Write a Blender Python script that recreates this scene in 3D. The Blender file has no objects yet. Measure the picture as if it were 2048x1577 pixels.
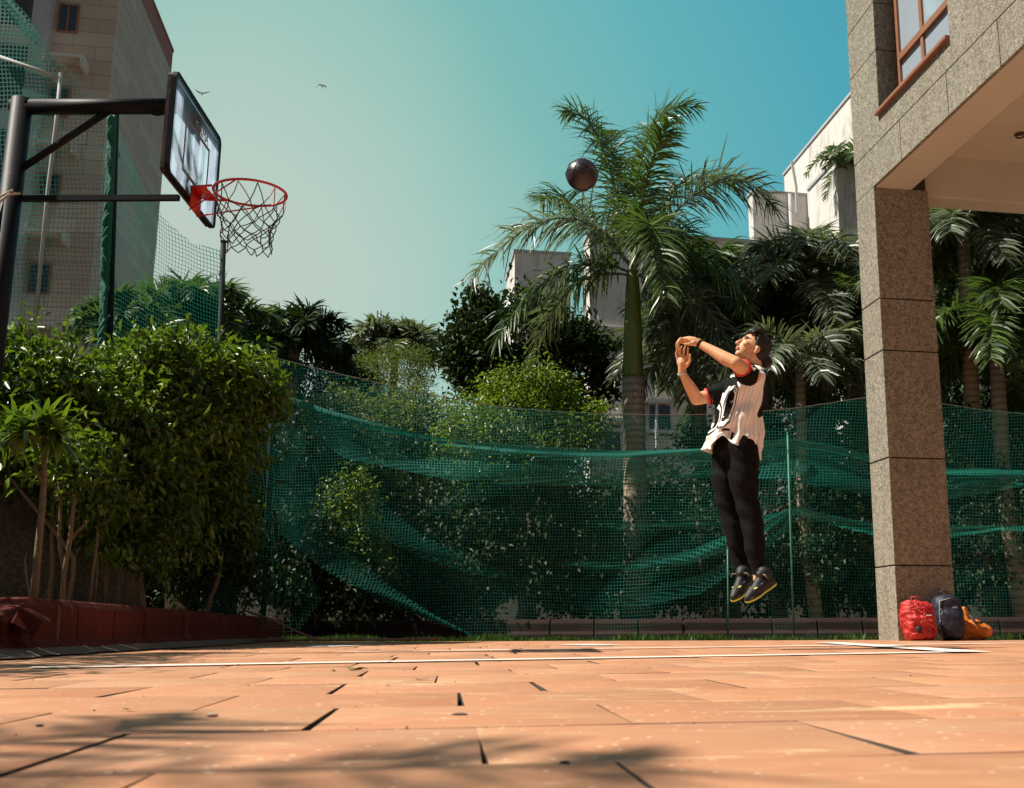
import bpy, bmesh, math, random
import numpy as np
from mathutils import Vector, Matrix, noise
random.seed(7); RNG = np.random.default_rng(7)
sc = bpy.context.scene
R = math.radians
# ------------------------------------------------------------------ camera
PITCH, ROLL, H, F, PX, PY = R(11.95), R(0.3), 0.148, 2200.0, 1250.0, 788.5
cam_d = bpy.data.cameras.new('camera'); cam = bpy.data.objects.new('camera', cam_d)
sc.collection.objects.link(cam); sc.camera = cam
cam_d.sensor_width = 36; cam_d.lens = 36 * F / 2048
cam_d.shift_x = -(PX - 1024) / 2048
cam_d.clip_start = 0.02; cam_d.clip_end = 2000
cam.matrix_world = Matrix.Translation((0, 0, H)) @ Matrix.Rotation(R(90) + PITCH, 4, 'X') @ Matrix.Rotation(-ROLL, 4, 'Z')
cam_d.dof.use_dof = True; cam_d.dof.focus_distance = 7.4; cam_d.dof.aperture_fstop = 9.0
CM = cam.matrix_world.to_3x3()
# ------------------------------------------------------------------ light
SUN = Vector((-2.40, -0.38, 3.23)).normalized()
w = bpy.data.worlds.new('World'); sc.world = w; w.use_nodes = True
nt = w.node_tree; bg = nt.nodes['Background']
sky = nt.nodes.new('ShaderNodeTexSky'); sky.sky_type = 'NISHITA'; sky.sun_disc = False
sky.sun_elevation = math.asin(SUN.z); sky.sun_rotation = math.atan2(SUN.x, SUN.y)
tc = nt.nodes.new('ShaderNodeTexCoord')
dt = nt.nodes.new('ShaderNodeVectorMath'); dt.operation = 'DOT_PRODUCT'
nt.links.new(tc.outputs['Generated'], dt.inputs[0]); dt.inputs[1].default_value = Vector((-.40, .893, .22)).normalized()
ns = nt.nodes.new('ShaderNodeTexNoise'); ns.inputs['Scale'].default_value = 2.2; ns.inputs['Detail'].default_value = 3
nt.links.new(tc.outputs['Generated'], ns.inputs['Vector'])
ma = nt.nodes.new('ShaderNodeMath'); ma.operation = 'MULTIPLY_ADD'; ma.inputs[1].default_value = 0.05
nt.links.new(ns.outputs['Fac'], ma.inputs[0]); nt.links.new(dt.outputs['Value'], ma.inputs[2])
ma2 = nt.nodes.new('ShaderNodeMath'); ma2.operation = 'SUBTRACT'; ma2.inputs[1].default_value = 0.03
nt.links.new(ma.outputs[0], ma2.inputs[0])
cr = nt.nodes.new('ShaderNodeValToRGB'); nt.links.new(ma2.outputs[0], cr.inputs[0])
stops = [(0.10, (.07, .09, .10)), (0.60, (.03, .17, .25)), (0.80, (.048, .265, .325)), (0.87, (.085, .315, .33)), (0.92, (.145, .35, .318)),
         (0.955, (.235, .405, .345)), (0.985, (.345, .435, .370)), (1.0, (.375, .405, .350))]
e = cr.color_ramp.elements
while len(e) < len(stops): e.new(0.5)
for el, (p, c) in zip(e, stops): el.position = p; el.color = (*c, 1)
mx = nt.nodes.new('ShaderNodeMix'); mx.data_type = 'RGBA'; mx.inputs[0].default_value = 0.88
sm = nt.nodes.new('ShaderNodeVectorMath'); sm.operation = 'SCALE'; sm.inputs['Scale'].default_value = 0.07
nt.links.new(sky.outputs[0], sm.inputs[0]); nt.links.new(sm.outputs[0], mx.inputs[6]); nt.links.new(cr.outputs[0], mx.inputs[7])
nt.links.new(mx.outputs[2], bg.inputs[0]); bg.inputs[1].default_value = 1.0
sl = bpy.data.lights.new('sun', 'SUN'); sl.energy = 5.0; sl.angle = R(0.5); sl.color = (1, .93, .82)
so = bpy.data.objects.new('sun', sl); sc.collection.objects.link(so)
so.rotation_euler = (-SUN).to_track_quat('-Z', 'Y').to_euler()
sc.view_settings.view_transform = 'Standard'; sc.view_settings.look = 'None'
sc.view_settings.exposure = 0.6; sc.view_settings.gamma = 1
sc.cycles.transparent_max_bounces = 24; sc.cycles.max_bounces = 6
sc.cycles.use_denoising = True

# ------------------------------------------------------------------ pixel geometry
def ray(u, v):
    return CM @ Vector(((u - PX) / F, (PY - v) / F, -1.0))
def at(u, v, y):
    r = ray(u, v); return Vector((0, 0, H)) + r * (y / r.y)
def G(u, v, z=0.0):
    r = ray(u, v); return Vector((0, 0, H)) + r * ((z - H) / r.z)
TE = math.atan(.192 / .981); EV = Vector((math.cos(TE), math.sin(TE), 0)); DV = Vector((-math.sin(TE), math.cos(TE), 0))
def at_e(u, v, e_):
    r = ray(u, v); return Vector((0, 0, H)) + r * (e_ / r.dot(EV))
def at_d(u, v, d_):
    r = ray(u, v); return Vector((0, 0, H)) + r * (d_ / r.dot(DV))
def ED(e_, d_, z): return EV * e_ + DV * d_ + Vector((0, 0, z))

# ------------------------------------------------------------------ materials
def lin(r, g, b):
    f = lambda c: (c / 255 / 12.92) if c / 255 <= .04045 else ((c / 255 + .055) / 1.055) ** 2.4
    return (f(r), f(g), f(b), 1)
class NB:
    def __init__(s, name):
        s.m = bpy.data.materials.new(name); s.m.use_nodes = True; s.nt = s.m.node_tree; s.p = s.nt.nodes['Principled BSDF']
        s.out = s.nt.nodes['Material Output']
    def n(s, t, **kw):
        nd = s.nt.nodes.new('ShaderNode' + t)
        for k, v in kw.items():
            if k in nd.inputs.keys(): s.set(nd.inputs[k], v)
            else: setattr(nd, k, v)
        return nd
    def set(s, i, v):
        if isinstance(v, bpy.types.NodeSocket): s.nt.links.new(v, i)
        else: i.default_value = v
    def math(s, op, a, b=0.0, c=0.0):
        nd = s.nt.nodes.new('ShaderNodeMath'); nd.operation = op
        for i, v in enumerate((a, b, c)): s.set(nd.inputs[i], v)
        return nd.outputs[0]
    def mix(s, f, a, b, bt='MIX'):
        nd = s.nt.nodes.new('ShaderNodeMix'); nd.data_type = 'RGBA'; nd.blend_type = bt
        s.set(nd.inputs[0], f); s.set(nd.inputs[6], a); s.set(nd.inputs[7], b); return nd.outputs[2]
    def ramp(s, f, st):
        nd = s.nt.nodes.new('ShaderNodeValToRGB'); s.set(nd.inputs[0], f); el = nd.color_ramp.elements
        while len(el) < len(st): el.new(.5)
        for x, (p, c) in zip(el, st): x.position = p; x.color = c if len(c) == 4 else (*c, 1)
        return nd.outputs[0]
    def coord(s, k='Object', scale=None, rot=0):
        t = s.nt.nodes.new('ShaderNodeTexCoord').outputs[k]
        if scale is not None or rot:
            m = s.nt.nodes.new('ShaderNodeMapping'); s.set(m.inputs[0], t)
            if scale is not None: m.inputs[3].default_value = scale if hasattr(scale, '__len__') else (scale,) * 3
            m.inputs[2].default_value[2] = rot; t = m.outputs[0]
        return t
    def noise(s, sc_, det=4, v=None, rough=.55, dist=0):
        nd = s.n('TexNoise', Scale=sc_, Detail=det, Roughness=rough, Distortion=dist)
        s.set(nd.inputs['Vector'], v if v is not None else s.coord()); return nd.outputs['Fac']
    def bump(s, h, st=.3, d=.01):
        nd = s.n('Bump', Strength=st, Distance=d); s.set(nd.inputs['Height'], h); s.set(s.p.inputs['Normal'], nd.outputs[0])
    def fin(s, col=None, rough=None, metal=None, spec=None):
        if col is not None: s.set(s.p.inputs['Base Color'], col)
        if rough is not None: s.set(s.p.inputs['Roughness'], rough)
        if metal is not None: s.set(s.p.inputs['Metallic'], metal)
        if spec is not None: s.set(s.p.inputs['Specular IOR Level'], spec)
        return s.m
def plain(name, c, rough=.6, var=.25, sc_=30, metal=0, spec=.5, bump=.1, bd=.003):
    b = NB(name); c = (*c[:3], 1); n_ = b.noise(sc_)
    d_ = tuple(x * (1 - var) for x in c[:3]) + (1,); l_ = tuple(min(1, x * (1 + var)) for x in c[:3]) + (1,)
    col = b.mix(n_, d_, l_)
    if bump: b.bump(n_, bump, bd)
    return b.fin(col, rough, metal, spec)
def foliage(name, c1, c2, rough=.38, trans=.3, spec=.5):
    b = NB(name); a = b.n('Attribute', attribute_name='tone').outputs['Fac']
    col = b.mix(a, (*c1, 1), (*c2, 1)); b.fin(col, rough, None, spec)
    tr = b.n('BsdfTranslucent'); b.set(tr.inputs[0], b.mix(.5, col, (c2[0] * 1.6, c2[1] * 1.8, c2[2] * .6, 1)))
    m = b.n('MixShader'); m.inputs[0].default_value = trans
    b.set(m.inputs[1], b.p.outputs[0]); b.set(m.inputs[2], tr.outputs[0]); b.set(b.out.inputs[0], m.outputs[0]); return b.m
def net_mat(name, col, cell=.037):
    b = NB(name); uv = b.n('UVMap', uv_map='UVMap').outputs[0]
    sp = b.n('SeparateXYZ', Vector=uv); dn = b.n('Attribute', attribute_name='dens').outputs['Fac']
    def line(o):
        f = b.math('FRACT', b.math('DIVIDE', o, cell)); return b.math('LESS_THAN', f, dn)
    a = b.math('MAXIMUM', line(sp.outputs[0]), line(sp.outputs[1]))
    b.fin(b.mix(b.noise(3), (*[x * .7 for x in col], 1), (*col, 1)), .5)
    tl = b.n('BsdfTranslucent'); tl.inputs[0].default_value = (*col, 1)
    m1 = b.n('MixShader'); m1.inputs[0].default_value = .35; b.set(m1.inputs[1], b.p.outputs[0]); b.set(m1.inputs[2], tl.outputs[0])
    t = b.n('BsdfTransparent'); m = b.n('MixShader'); b.set(m.inputs[0], a); b.set(m.inputs[1], t.outputs[0]); b.set(m.inputs[2], m1.outputs[0])
    b.set(b.out.inputs[0], m.outputs[0]); return b.m

M = {}
# paving
b = NB('sandstone'); tn = b.n('Attribute', attribute_name='tone').outputs['Fac']
v = b.coord(); vs = b.coord(scale=(1.6, 3.2, 1), rot=.35)
base = b.ramp(tn, [(0, (.42, .205, .108)), (.35, (.47, .238, .128)), (.7, (.49, .255, .14)), (1, (.47, .26, .16))])
n1 = b.noise(2.2, 6, v, .6, .6); n2 = b.noise(3.0, 4, vs, .5, 1.2); n3 = b.noise(60, 3, v)
col = b.mix(b.math('MULTIPLY', b.ramp(n1, [(.35, (0, 0, 0)), (.65, (1, 1, 1))]), .75), base, (.44, .175, .088, 1))
col = b.mix(b.math('MULTIPLY', b.ramp(n2, [(.5, (0, 0, 0)), (.64, (1, 1, 1))]), .22), col, (.64, .37, .20, 1))
st = b.noise(1.3, 7, b.coord(scale=(1, 3.5, 1), rot=.2), .65, 1.5)
col = b.mix(b.math('MULTIPLY', b.ramp(st, [(.60, (0, 0, 0)), (.64, (1, 1, 1))]), .6), col, (.70, .50, .28, 1))
sp = b.n('TexVoronoi', Scale=26.0, Vector=v); sp2 = b.noise(5, 2, v)
msk = b.math('MULTIPLY', b.math('LESS_THAN', sp.outputs['Distance'], b.math('MULTIPLY', sp2, .22)), .8)
col = b.mix(msk, col, (.80, .62, .42, 1))
sp3 = b.n('TexVoronoi', Scale=12.0, Vector=v); col = b.mix(b.math('LESS_THAN', sp3.outputs['Distance'], .035), col, (.10, .06, .04, 1))
dk = b.noise(.7, 5, v, .6); col = b.mix(b.math('MULTIPLY', b.ramp(dk, [(.5, (0, 0, 0)), (.7, (1, 1, 1))]), .22), col, (.25, .15, .10, 1))
b.bump(b.math('ADD', b.math('MULTIPLY', n3, .25), b.math('MULTIPLY', n2, .9)), .6, .005)
M['slab'] = b.fin(col, b.math('MULTIPLY_ADD', n1, .25, .5), spec=.3)
M['grout'] = plain('joint_dirt', (.045, .032, .024), .95, .5, 60)
b = NB('court_paint'); n_ = b.noise(14, 6, rough=.7); M['paint'] = b.fin(b.mix(b.ramp(n_, [(.62, (0, 0, 0)), (.75, (1, 1, 1))]), (.80, .68, .62, 1), (.55, .30, .2, 1)), .75)
M['soil'] = plain('soil', (.07, .05, .034), .95, .5, 12, bump=.6, bd=.03)
M['dust'] = plain('cement_dust', (.17, .12, .085), .95, .45, 25, bump=.6, bd=.01)
# granular cladding
def granular(name, k=1.0):
    b = NB(name); v = b.coord()
    vo = b.n('TexVoronoi', Scale=95.0, Vector=v); vc = b.n('SeparateXYZ', Vector=vo.outputs['Color']).outputs[0]
    col = b.ramp(vc, [(0, (.07 * k, .065 * k, .06 * k)), (.3, (.175 * k, .165 * k, .135 * k)), (.6, (.295 * k, .275 * k, .215 * k)), (.85, (.40 * k, .375 * k, .295 * k)), (1, (.58 * k, .54 * k, .45 * k))])
    big = b.noise(1.4, 6, v, .65); col = b.mix(b.math('MULTIPLY', b.ramp(big, [(.35, (0, 0, 0)), (.7, (1, 1, 1))]), .35), col, (.15 * k, .11 * k, .075 * k, 1))
    fine = b.noise(24, 3, v); col = b.mix(.42, col, b.ramp(fine, [(.35, (.14 * k, .122 * k, .098 * k)), (.65, (.42 * k, .375 * k, .29 * k))]))
    stk = b.noise(1.6, 6, b.coord(scale=(5, 5, .5)), .65); col = b.mix(b.math('MULTIPLY', b.ramp(stk, [(.52, (0, 0, 0)), (.72, (1, 1, 1))]), .4), col, (.10 * k, .09 * k, .075 * k, 1))
    b.bump(vo.outputs['Distance'], .7, .006); return b.fin(col, .85, spec=.25)
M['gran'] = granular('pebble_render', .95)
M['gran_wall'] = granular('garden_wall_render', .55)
M['groove'] = plain('groove_dark', (.04, .033, .028), .95)
b = NB('soffit_plaster'); n_ = b.noise(1.2, 7, rough=.65); M['soffit'] = b.fin(b.mix(n_, (.46, .45, .40, 1), (.60, .59, .52, 1)), .85)
M['soffit2'] = plain('ceiling_plaster', (.54, .54, .47), .9, .15, 2)
M['wood'] = plain('brown_window_frame', (.27, .12, .062), .45, .25, 8)
b = NB('window_glass'); M['glass'] = b.fin((.36, .43, .50, 1), .06, 0.0, 1.0); b.p.inputs['Coat Weight'].default_value = 1; b.p.inputs['Coat Roughness'].default_value = .03
b = NB('dark_window'); M['dglass'] = b.fin((.015, .02, .026, 1), .12, 0, .8)
b = NB('whitewash'); v = b.coord(); s1 = b.noise(3, 8, b.coord(scale=(1, 1, .25)), .7, .8); s2 = b.noise(.5, 5, v)
col = b.mix(b.ramp(s1, [(.5, (0, 0, 0)), (.72, (1, 1, 1))]), (.66, .63, .59, 1), (.26, .235, .20, 1))
col = b.mix(b.math('MULTIPLY', s2, .5), col, (.60, .56, .52, 1)); b.bump(s1, .2, .02); M['white'] = b.fin(col, .85)
b = NB('grey_plaster'); s1 = b.noise(.6, 7, b.coord(scale=(1, 1, .4)), .65); M['grey'] = b.fin(b.mix(s1, (.30, .31, .32, 1), (.50, .50, .50, 1)), .85)
# stone tower
def tower(name, c1, c2, rotz):
    b = NB(name); v = b.coord(rot=rotz); sx = b.n('SeparateXYZ', Vector=v)
    cb = b.n('CombineXYZ'); b.set(cb.inputs[0], b.math('ADD', sx.outputs[0], sx.outputs[1])); b.set(cb.inputs[1], sx.outputs[2])
    br = b.n('TexBrick', Vector=cb.outputs[0], offset=.5, Scale=1.0); br.inputs['Brick Width'].default_value = 2.3; br.inputs['Row Height'].default_value = .60
    br.inputs['Mortar Size'].default_value = .014; br.inputs['Color1'].default_value = (0, 0, 0, 1); br.inputs['Color2'].default_value = (1, 1, 1, 1); br.inputs['Mortar'].default_value = (.5, .5, .5, 1)
    col = b.ramp(br.outputs['Color'], [(0, c1), (.5, ((c1[0] + c2[0]) / 2, (c1[1] + c2[1]) / 2 * .93, (c1[2] + c2[2]) / 2 * .9)), (1, c2)])
    col = b.mix(b.math('MULTIPLY', b.noise(.9, 6), .35), col, (.20, .15, .12, 1))
    col = b.mix(br.outputs['Fac'], col, (.27, .22, .18, 1)); b.bump(br.outputs['Fac'], .5, .03)
    return b.fin(col, .8)
M['tower'] = tower('tower_sandstone', (.50, .40, .32), (.60, .53, .43), TE)
M['redband'] = plain('red_sandstone_band', (.33, .12, .08), .8, .2, 2)
M['conc'] = plain('pale_concrete', (.42, .43, .42), .85, .2, 4)
M['louvre'] = NB('dark_louvre'); b = M['louvre']; wv = b.n('TexWave', bands_direction='Z', Scale=3.2); b.set(wv.inputs['Vector'], b.coord())
M['louvre'] = b.fin(b.ramp(wv.outputs['Fac'], [(.3, (.006, .009, .012)), (.8, (.035, .042, .05))]), .6)
b = NB('red_painted_kerb'); n1 = b.noise(6, 7, rough=.7); n2 = b.noise(2, 4, b.coord(scale=(3, 3, .4)), .6)
col = b.mix(n1, (.075, .016, .010, 1), (.135, .030, .019, 1)); col = b.mix(b.ramp(n2, [(.62, (0, 0, 0)), (.75, (.6, .6, .6))]), col, (.33, .20, .15, 1)); b.bump(n1, .9, .014)
M['kerb'] = b.fin(col, .95, spec=.15)
M['bark'] = plain('pale_bark', (.17, .115, .07), .9, .4, 25, bump=.6, bd=.01)
M['darkbark'] = plain('dark_bark', (.09, .065, .045), .9, .4, 20, bump=.6, bd=.01)
b = NB('palm_trunk'); wv = b.n('TexWave', bands_direction='Z', Scale=3.0, Distortion=2.5); b.set(wv.inputs['Vector'], b.coord()); wv.inputs['Detail'].default_value = 3
M['ptrunk'] = b.fin(b.ramp(wv.outputs['Fac'], [(0, (.22, .165, .115)), (.3, (.33, .255, .18)), (1, (.40, .315, .23))]), .85)
b = NB('crownshaft'); n_ = b.noise(4, 5, b.coord(scale=(4, 4, .5))); M['shaft'] = b.fin(b.mix(n_, (.05, .09, .015, 1), (.20, .26, .05, 1)), .4)
M['ficus'] = foliage('ficus_leaf', (.010, .028, .005), (.17, .26, .020), .36, .27, .5)
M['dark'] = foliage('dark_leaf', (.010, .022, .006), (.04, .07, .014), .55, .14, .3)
M['bright'] = foliage('bright_leaf', (.05, .10, .014), (.20, .27, .03), .38, .38, .5)
M['acacia'] = foliage('feathery_leaf', (.05, .075, .018), (.17, .21, .05), .5, .35, .4)
M['frond'] = foliage('palm_frond', (.024, .048, .014), (.105, .165, .035), .38, .28, .65)
M['pfrond'] = foliage('dusty_palm_frond', (.05, .068, .042), (.19, .22, .14), .40, .26, .7)
M['grass'] = foliage('grass_blade', (.022, .05, .008), (.07, .13, .02), .5, .3, .3)
M['net'] = net_mat('green_net', (.010, .24, .18)); M['netside'] = net_mat('green_side_net', (.02, .26, .19), .052)
M['netp'] = plain('net_pole_green', (.05, .20, .13), .6, .3, 10)
M['dkgreen'] = plain('dark_green_pole', (.005, .016, .015), .7, .3, 10, spec=.15)
b = NB('black_steel'); n_ = b.noise(9, 6, rough=.7); col = b.mix(b.ramp(n_, [(.66, (0, 0, 0)), (.70, (1, 1, 1))]), (.006, .006, .008, 1), (.07, .03, .018, 1)); M['steel'] = b.fin(col, .55, 0, .2)
b.bump(n_, .2, .004)
b = NB('rusty_black_steel'); n_ = b.noise(16, 6, rough=.7); col = b.mix(b.ramp(n_, [(.45, (0, 0, 0)), (.60, (1, 1, 1))]), (.02, .017, .017, 1), (.14, .055, .03, 1)); M['rsteel'] = b.fin(col, .6, .1)
M['rim'] = plain('red_rim', (.55, .028, .02), .35, .15, 12)
M['cord'] = plain('net_cord', (.05, .045, .045), .8, .4, 40)
M['cordw'] = plain('net_cord_red_white', (.42, .20, .18), .8, .5, 60)
b = NB('acrylic'); tr = b.n('BsdfTransparent'); tr.inputs[0].default_value = (.92, .97, 1, 1); g = b.n('BsdfGlossy'); g.inputs['Roughness'].default_value = .08
df = b.n('BsdfTranslucent'); df.inputs[0].default_value = (.74, .84, 1, 1); n_ = b.ramp(b.noise(5, 6, rough=.7), [(.35, (.16, .16, .16)), (.7, (.50, .50, .50))])
m1 = b.n('MixShader'); b.set(m1.inputs[0], n_); b.set(m1.inputs[1], tr.outputs[0]); b.set(m1.inputs[2], df.outputs[0])
m2 = b.n('MixShader'); m2.inputs[0].default_value = .10; b.set(m2.inputs[1], m1.outputs[0]); b.set(m2.inputs[2], g.outputs[0]); b.set(b.out.inputs[0], m2.outputs[0]); M['acryl'] = b.m
M['greymark'] = plain('grey_board_marking', (.16, .15, .15), .6, .3, 20)
b = NB('skin'); n_ = b.noise(9, 3); b.fin(b.mix(n_, (.64, .32, .16, 1), (.74, .40, .225, 1)), .42, None, .4)
b.p.inputs['Subsurface Weight'].default_value = .08; b.p.inputs['Subsurface Radius'].default_value = (.02, .008, .004); M['skin'] = b.m
M['lip'] = plain('lips', (.50, .20, .13), .5); M['brow'] = plain('brow_hair', (.03, .018, .012), .6)
M['hair'] = plain('black_hair', (.008, .006, .005), .62, .5, 90, bump=.5, bd=.004)
M['trouser'] = plain('black_trousers', (.006, .0055, .006), .8, .3, 14, spec=.12, bump=.3, bd=.01)
M['blackcloth'] = plain('black_jersey_cloth', (.005, .005, .0055), .8, .3, 30, spec=.12)
M['redtrim'] = plain('red_trim', (.60, .03, .02), .6)
M['whiteprint'] = plain('white_print', (.80, .78, .75), .6, .05)
M['shoe'] = plain('black_shoe', (.009, .0085, .0085), .6, .4, 40); M['yellow'] = plain('yellow_sole', (.62, .62, .10), .6, .1); M['blueprint'] = plain('blue_shoe_trim', (.05, .22, .75), .5)
M['lace'] = plain('lace', (.28, .23, .19), .7)
b = NB('bag_red'); n_ = b.noise(9, 5, dist=1.5); b.bump(n_, .8, .03); M['bagred'] = b.fin(b.mix(n_, (.36, .012, .012, 1), (.55, .03, .025, 1)), .55)
M['bagnavy'] = plain('bag_navy', (.012, .014, .030), .6, .4, 20, bump=.5, bd=.01)
M['bagorange'] = plain('bag_orange', (.50, .14, .015), .6, .3, 14, bump=.7, bd=.02)
M['bagblack'] = plain('bag_black', (.014, .014, .016), .6)
M['metalgrey'] = plain('grey_tag', (.35, .35, .36), .4, .2)
b = NB('ball_rubber'); n_ = b.noise(11, 4, dist=1.0); v_ = b.n('TexVoronoi', Scale=300.0); b.set(v_.inputs['Vector'], b.coord()); b.bump(v_.outputs['Distance'], .3, .002)
M['ball'] = b.fin(b.ramp(n_, [(.35, (.016, .010, .010)), (.5, (.035, .012, .016)), (.6, (.012, .012, .03)), (.7, (.05, .03, .028))]), .32, spec=.6)
M['ballseam'] = plain('ball_seam', (.006, .006, .006), .5)
M['white_f'] = plain('white_feather', (.62, .58, .54), .7, .1); M['bird'] = plain('black_feather', (.015, .015, .018), .6); M['beak'] = plain('beak', (.16, .12, .08), .5)
M['hose'] = plain('pink_hose', (.30, .13, .11), .6); M['dryleaf'] = plain('dry_leaf', (.22, .17, .05), .8, .4, 20); M['stone'] = plain('stone_chip', (.45, .34, .24), .9)
M['rope'] = plain('rope', (.45, .38, .30), .8)

# ------------------------------------------------------------------ mesh helpers
col_ = sc.collection
def link(name, me, mat=None, parent=None, smooth=False):
    o = bpy.data.objects.new(name, me); col_.objects.link(o)
    if mat is not None:
        for m_ in (mat if isinstance(mat, (list, tuple)) else [mat]): me.materials.append(m_)
    if smooth: me.polygons.foreach_set('use_smooth', [True] * len(me.polygons))
    if parent is not None:
        o.parent = parent; o.matrix_parent_inverse = parent.matrix_world.inverted()
    return o
def tag(o, label=None, cat=None, group=None, kind=None):
    if label: o['label'] = label
    if cat: o['category'] = cat
    if group: o['group'] = group
    if kind: o['kind'] = kind
    return o
def thing(name, loc, label, cat, group=None):
    o = bpy.data.objects.new(name, None); col_.objects.link(o); o.location = loc; o.empty_display_size = .1
    o.matrix_world = Matrix.Translation(loc); return tag(o, label, cat, group)
class MB:
    def __init__(s): s.v = []; s.f = []; s.mi = []
    def add(s, vs, fs, mi=0):
        o = len(s.v); s.v += [tuple(x) for x in vs]; s.f += [tuple(i + o for i in f) for f in fs]; s.mi += [mi] * len(fs)
    def box(s, c, sz, ax=None, mi=0):
        c = Vector(c); X, Y, Z = ax if ax else (Vector((1, 0, 0)), Vector((0, 1, 0)), Vector((0, 0, 1)))
        vs = [c + X * (sz[0] / 2 * i) + Y * (sz[1] / 2 * j) + Z * (sz[2] / 2 * k) for i in (-1, 1) for j in (-1, 1) for k in (-1, 1)]
        s.add(vs, [(0, 1, 3, 2), (4, 6, 7, 5), (0, 4, 5, 1), (2, 3, 7, 6), (0, 2, 6, 4), (1, 5, 7, 3)], mi)
    def edz(s, e0, e1, d0, d1, z0, z1, mi=0):
        s.box(ED((e0 + e1) / 2, (d0 + d1) / 2, (z0 + z1) / 2), (e1 - e0, d1 - d0, z1 - z0), (EV, DV, Vector((0, 0, 1))), mi)
    def tube(s, pts, rad, n=8, cap=True, mi=0, ell=None, rnd=False):
        pts = [Vector(p) for p in pts]
        if not hasattr(rad, '__len__'): rad = [rad] * len(pts)
        rad = list(rad)
        if rnd:
            a = (pts[0] - pts[1]).normalized(); z = (pts[-1] - pts[-2]).normalized(); P0, Pn, r0, rn = pts[0], pts[-1], rad[0], rad[-1]
            pre = [(P0 + a * r0 * math.sin(t), r0 * math.cos(t)) for t in (1.45, 1.1, .75, .4)]
            post = [(Pn + z * rn * math.sin(t), rn * math.cos(t)) for t in (.4, .75, 1.1, 1.45)]
            pts = [p for p, _ in pre] + pts + [p for p, _ in post]; rad = [r for _, r in pre] + rad + [r for _, r in post]
        up = Vector((0, 0, 1)); vs = []; fs = []; prev = None
        for i, p in enumerate(pts):
            t = (pts[min(i + 1, len(pts) - 1)] - pts[max(i - 1, 0)]).normalized()
            if prev is None:
                x = t.cross(up if abs(t.z) < .9 else Vector((0, 1, 0))).normalized()
            else: x = (prev - t * prev.dot(t)).normalized()
            prev = x; y = t.cross(x)
            for k in range(n):
                a = 2 * math.pi * k / n; vs.append(p + (x * math.cos(a) + y * math.sin(a)) * rad[i])
        for i in range(len(pts) - 1):
            for k in range(n):
                k2 = (k + 1) % n; fs.append((i * n + k, i * n + k2, (i + 1) * n + k2, (i + 1) * n + k))
        if cap: fs.append(tuple(range(n))[::-1]); fs.append(tuple((len(pts) - 1) * n + k for k in range(n)))
        s.add(vs, fs, mi)
    def ell(s, c, r, ax=None, nu=16, nv=10, mi=0, pw=1.0):
        c = Vector(c); X, Y, Z = ax if ax else (Vector((1, 0, 0)), Vector((0, 1, 0)), Vector((0, 0, 1)))
        sg = lambda q: math.copysign(abs(q) ** pw, q); vs = [c + Z * r[2]]; fs = []
        for j in range(1, nv):
            ph = math.pi * j / nv
            for i in range(nu):
                th = 2 * math.pi * i / nu
                vs.append(c + X * r[0] * sg(math.sin(ph)) * sg(math.cos(th)) + Y * r[1] * sg(math.sin(ph)) * sg(math.sin(th)) + Z * r[2] * sg(math.cos(ph)))
        vs.append(c - Z * r[2]); L = len(vs) - 1
        for i in range(nu):
            i2 = (i + 1) % nu; fs.append((0, 1 + i, 1 + i2))
            for j in range(nv - 2): fs.append((1 + j * nu + i, 1 + (j + 1) * nu + i, 1 + (j + 1) * nu + i2, 1 + j * nu + i2))
            fs.append((L, 1 + (nv - 2) * nu + i2, 1 + (nv - 2) * nu + i))
        s.add(vs, fs, mi)
    def build(s, name, mat, parent=None, smooth=False, bevel=0):
        me = bpy.data.meshes.new(name); me.from_pydata(s.v, [], s.f); me.update()
        o = link(name, me, mat, parent, smooth)
        if any(s.mi): me.polygons.foreach_set('material_index', s.mi)
        bm = bmesh.new(); bm.from_mesh(me); bmesh.ops.recalc_face_normals(bm, faces=bm.faces); bm.to_mesh(me); bm.free()
        if bevel:
            md = o.modifiers.new('bevel', 'BEVEL'); md.width = bevel; md.segments = 2; md.limit_method = 'ANGLE'
        return o
    def remesh(s, name, mat, voxel, parent=None, it=4, disp=None):
        me = bpy.data.meshes.new('tmp'); me.from_pydata(s.v, [], s.f)
        bm = bmesh.new(); bm.from_mesh(me); bmesh.ops.recalc_face_normals(bm, faces=bm.faces); bm.to_mesh(me); bm.free()
        o = bpy.data.objects.new('tmp', me); col_.objects.link(o)
        m = o.modifiers.new('r', 'REMESH'); m.mode = 'VOXEL'; m.voxel_size = voxel; m.adaptivity = 0
        if it: m2 = o.modifiers.new('s', 'SMOOTH'); m2.factor = .5; m2.iterations = it
        dg = bpy.context.evaluated_depsgraph_get(); dg.update()
        nm = bpy.data.meshes.new_from_object(o.evaluated_get(dg)); nm.name = name
        bpy.data.objects.remove(o); bpy.data.meshes.remove(me); nm.materials.clear()
        if disp:
            for vv in nm.vertices: vv.co = vv.co + vv.normal * disp(vv.co)
        return link(name, nm, mat, parent, True)
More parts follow.
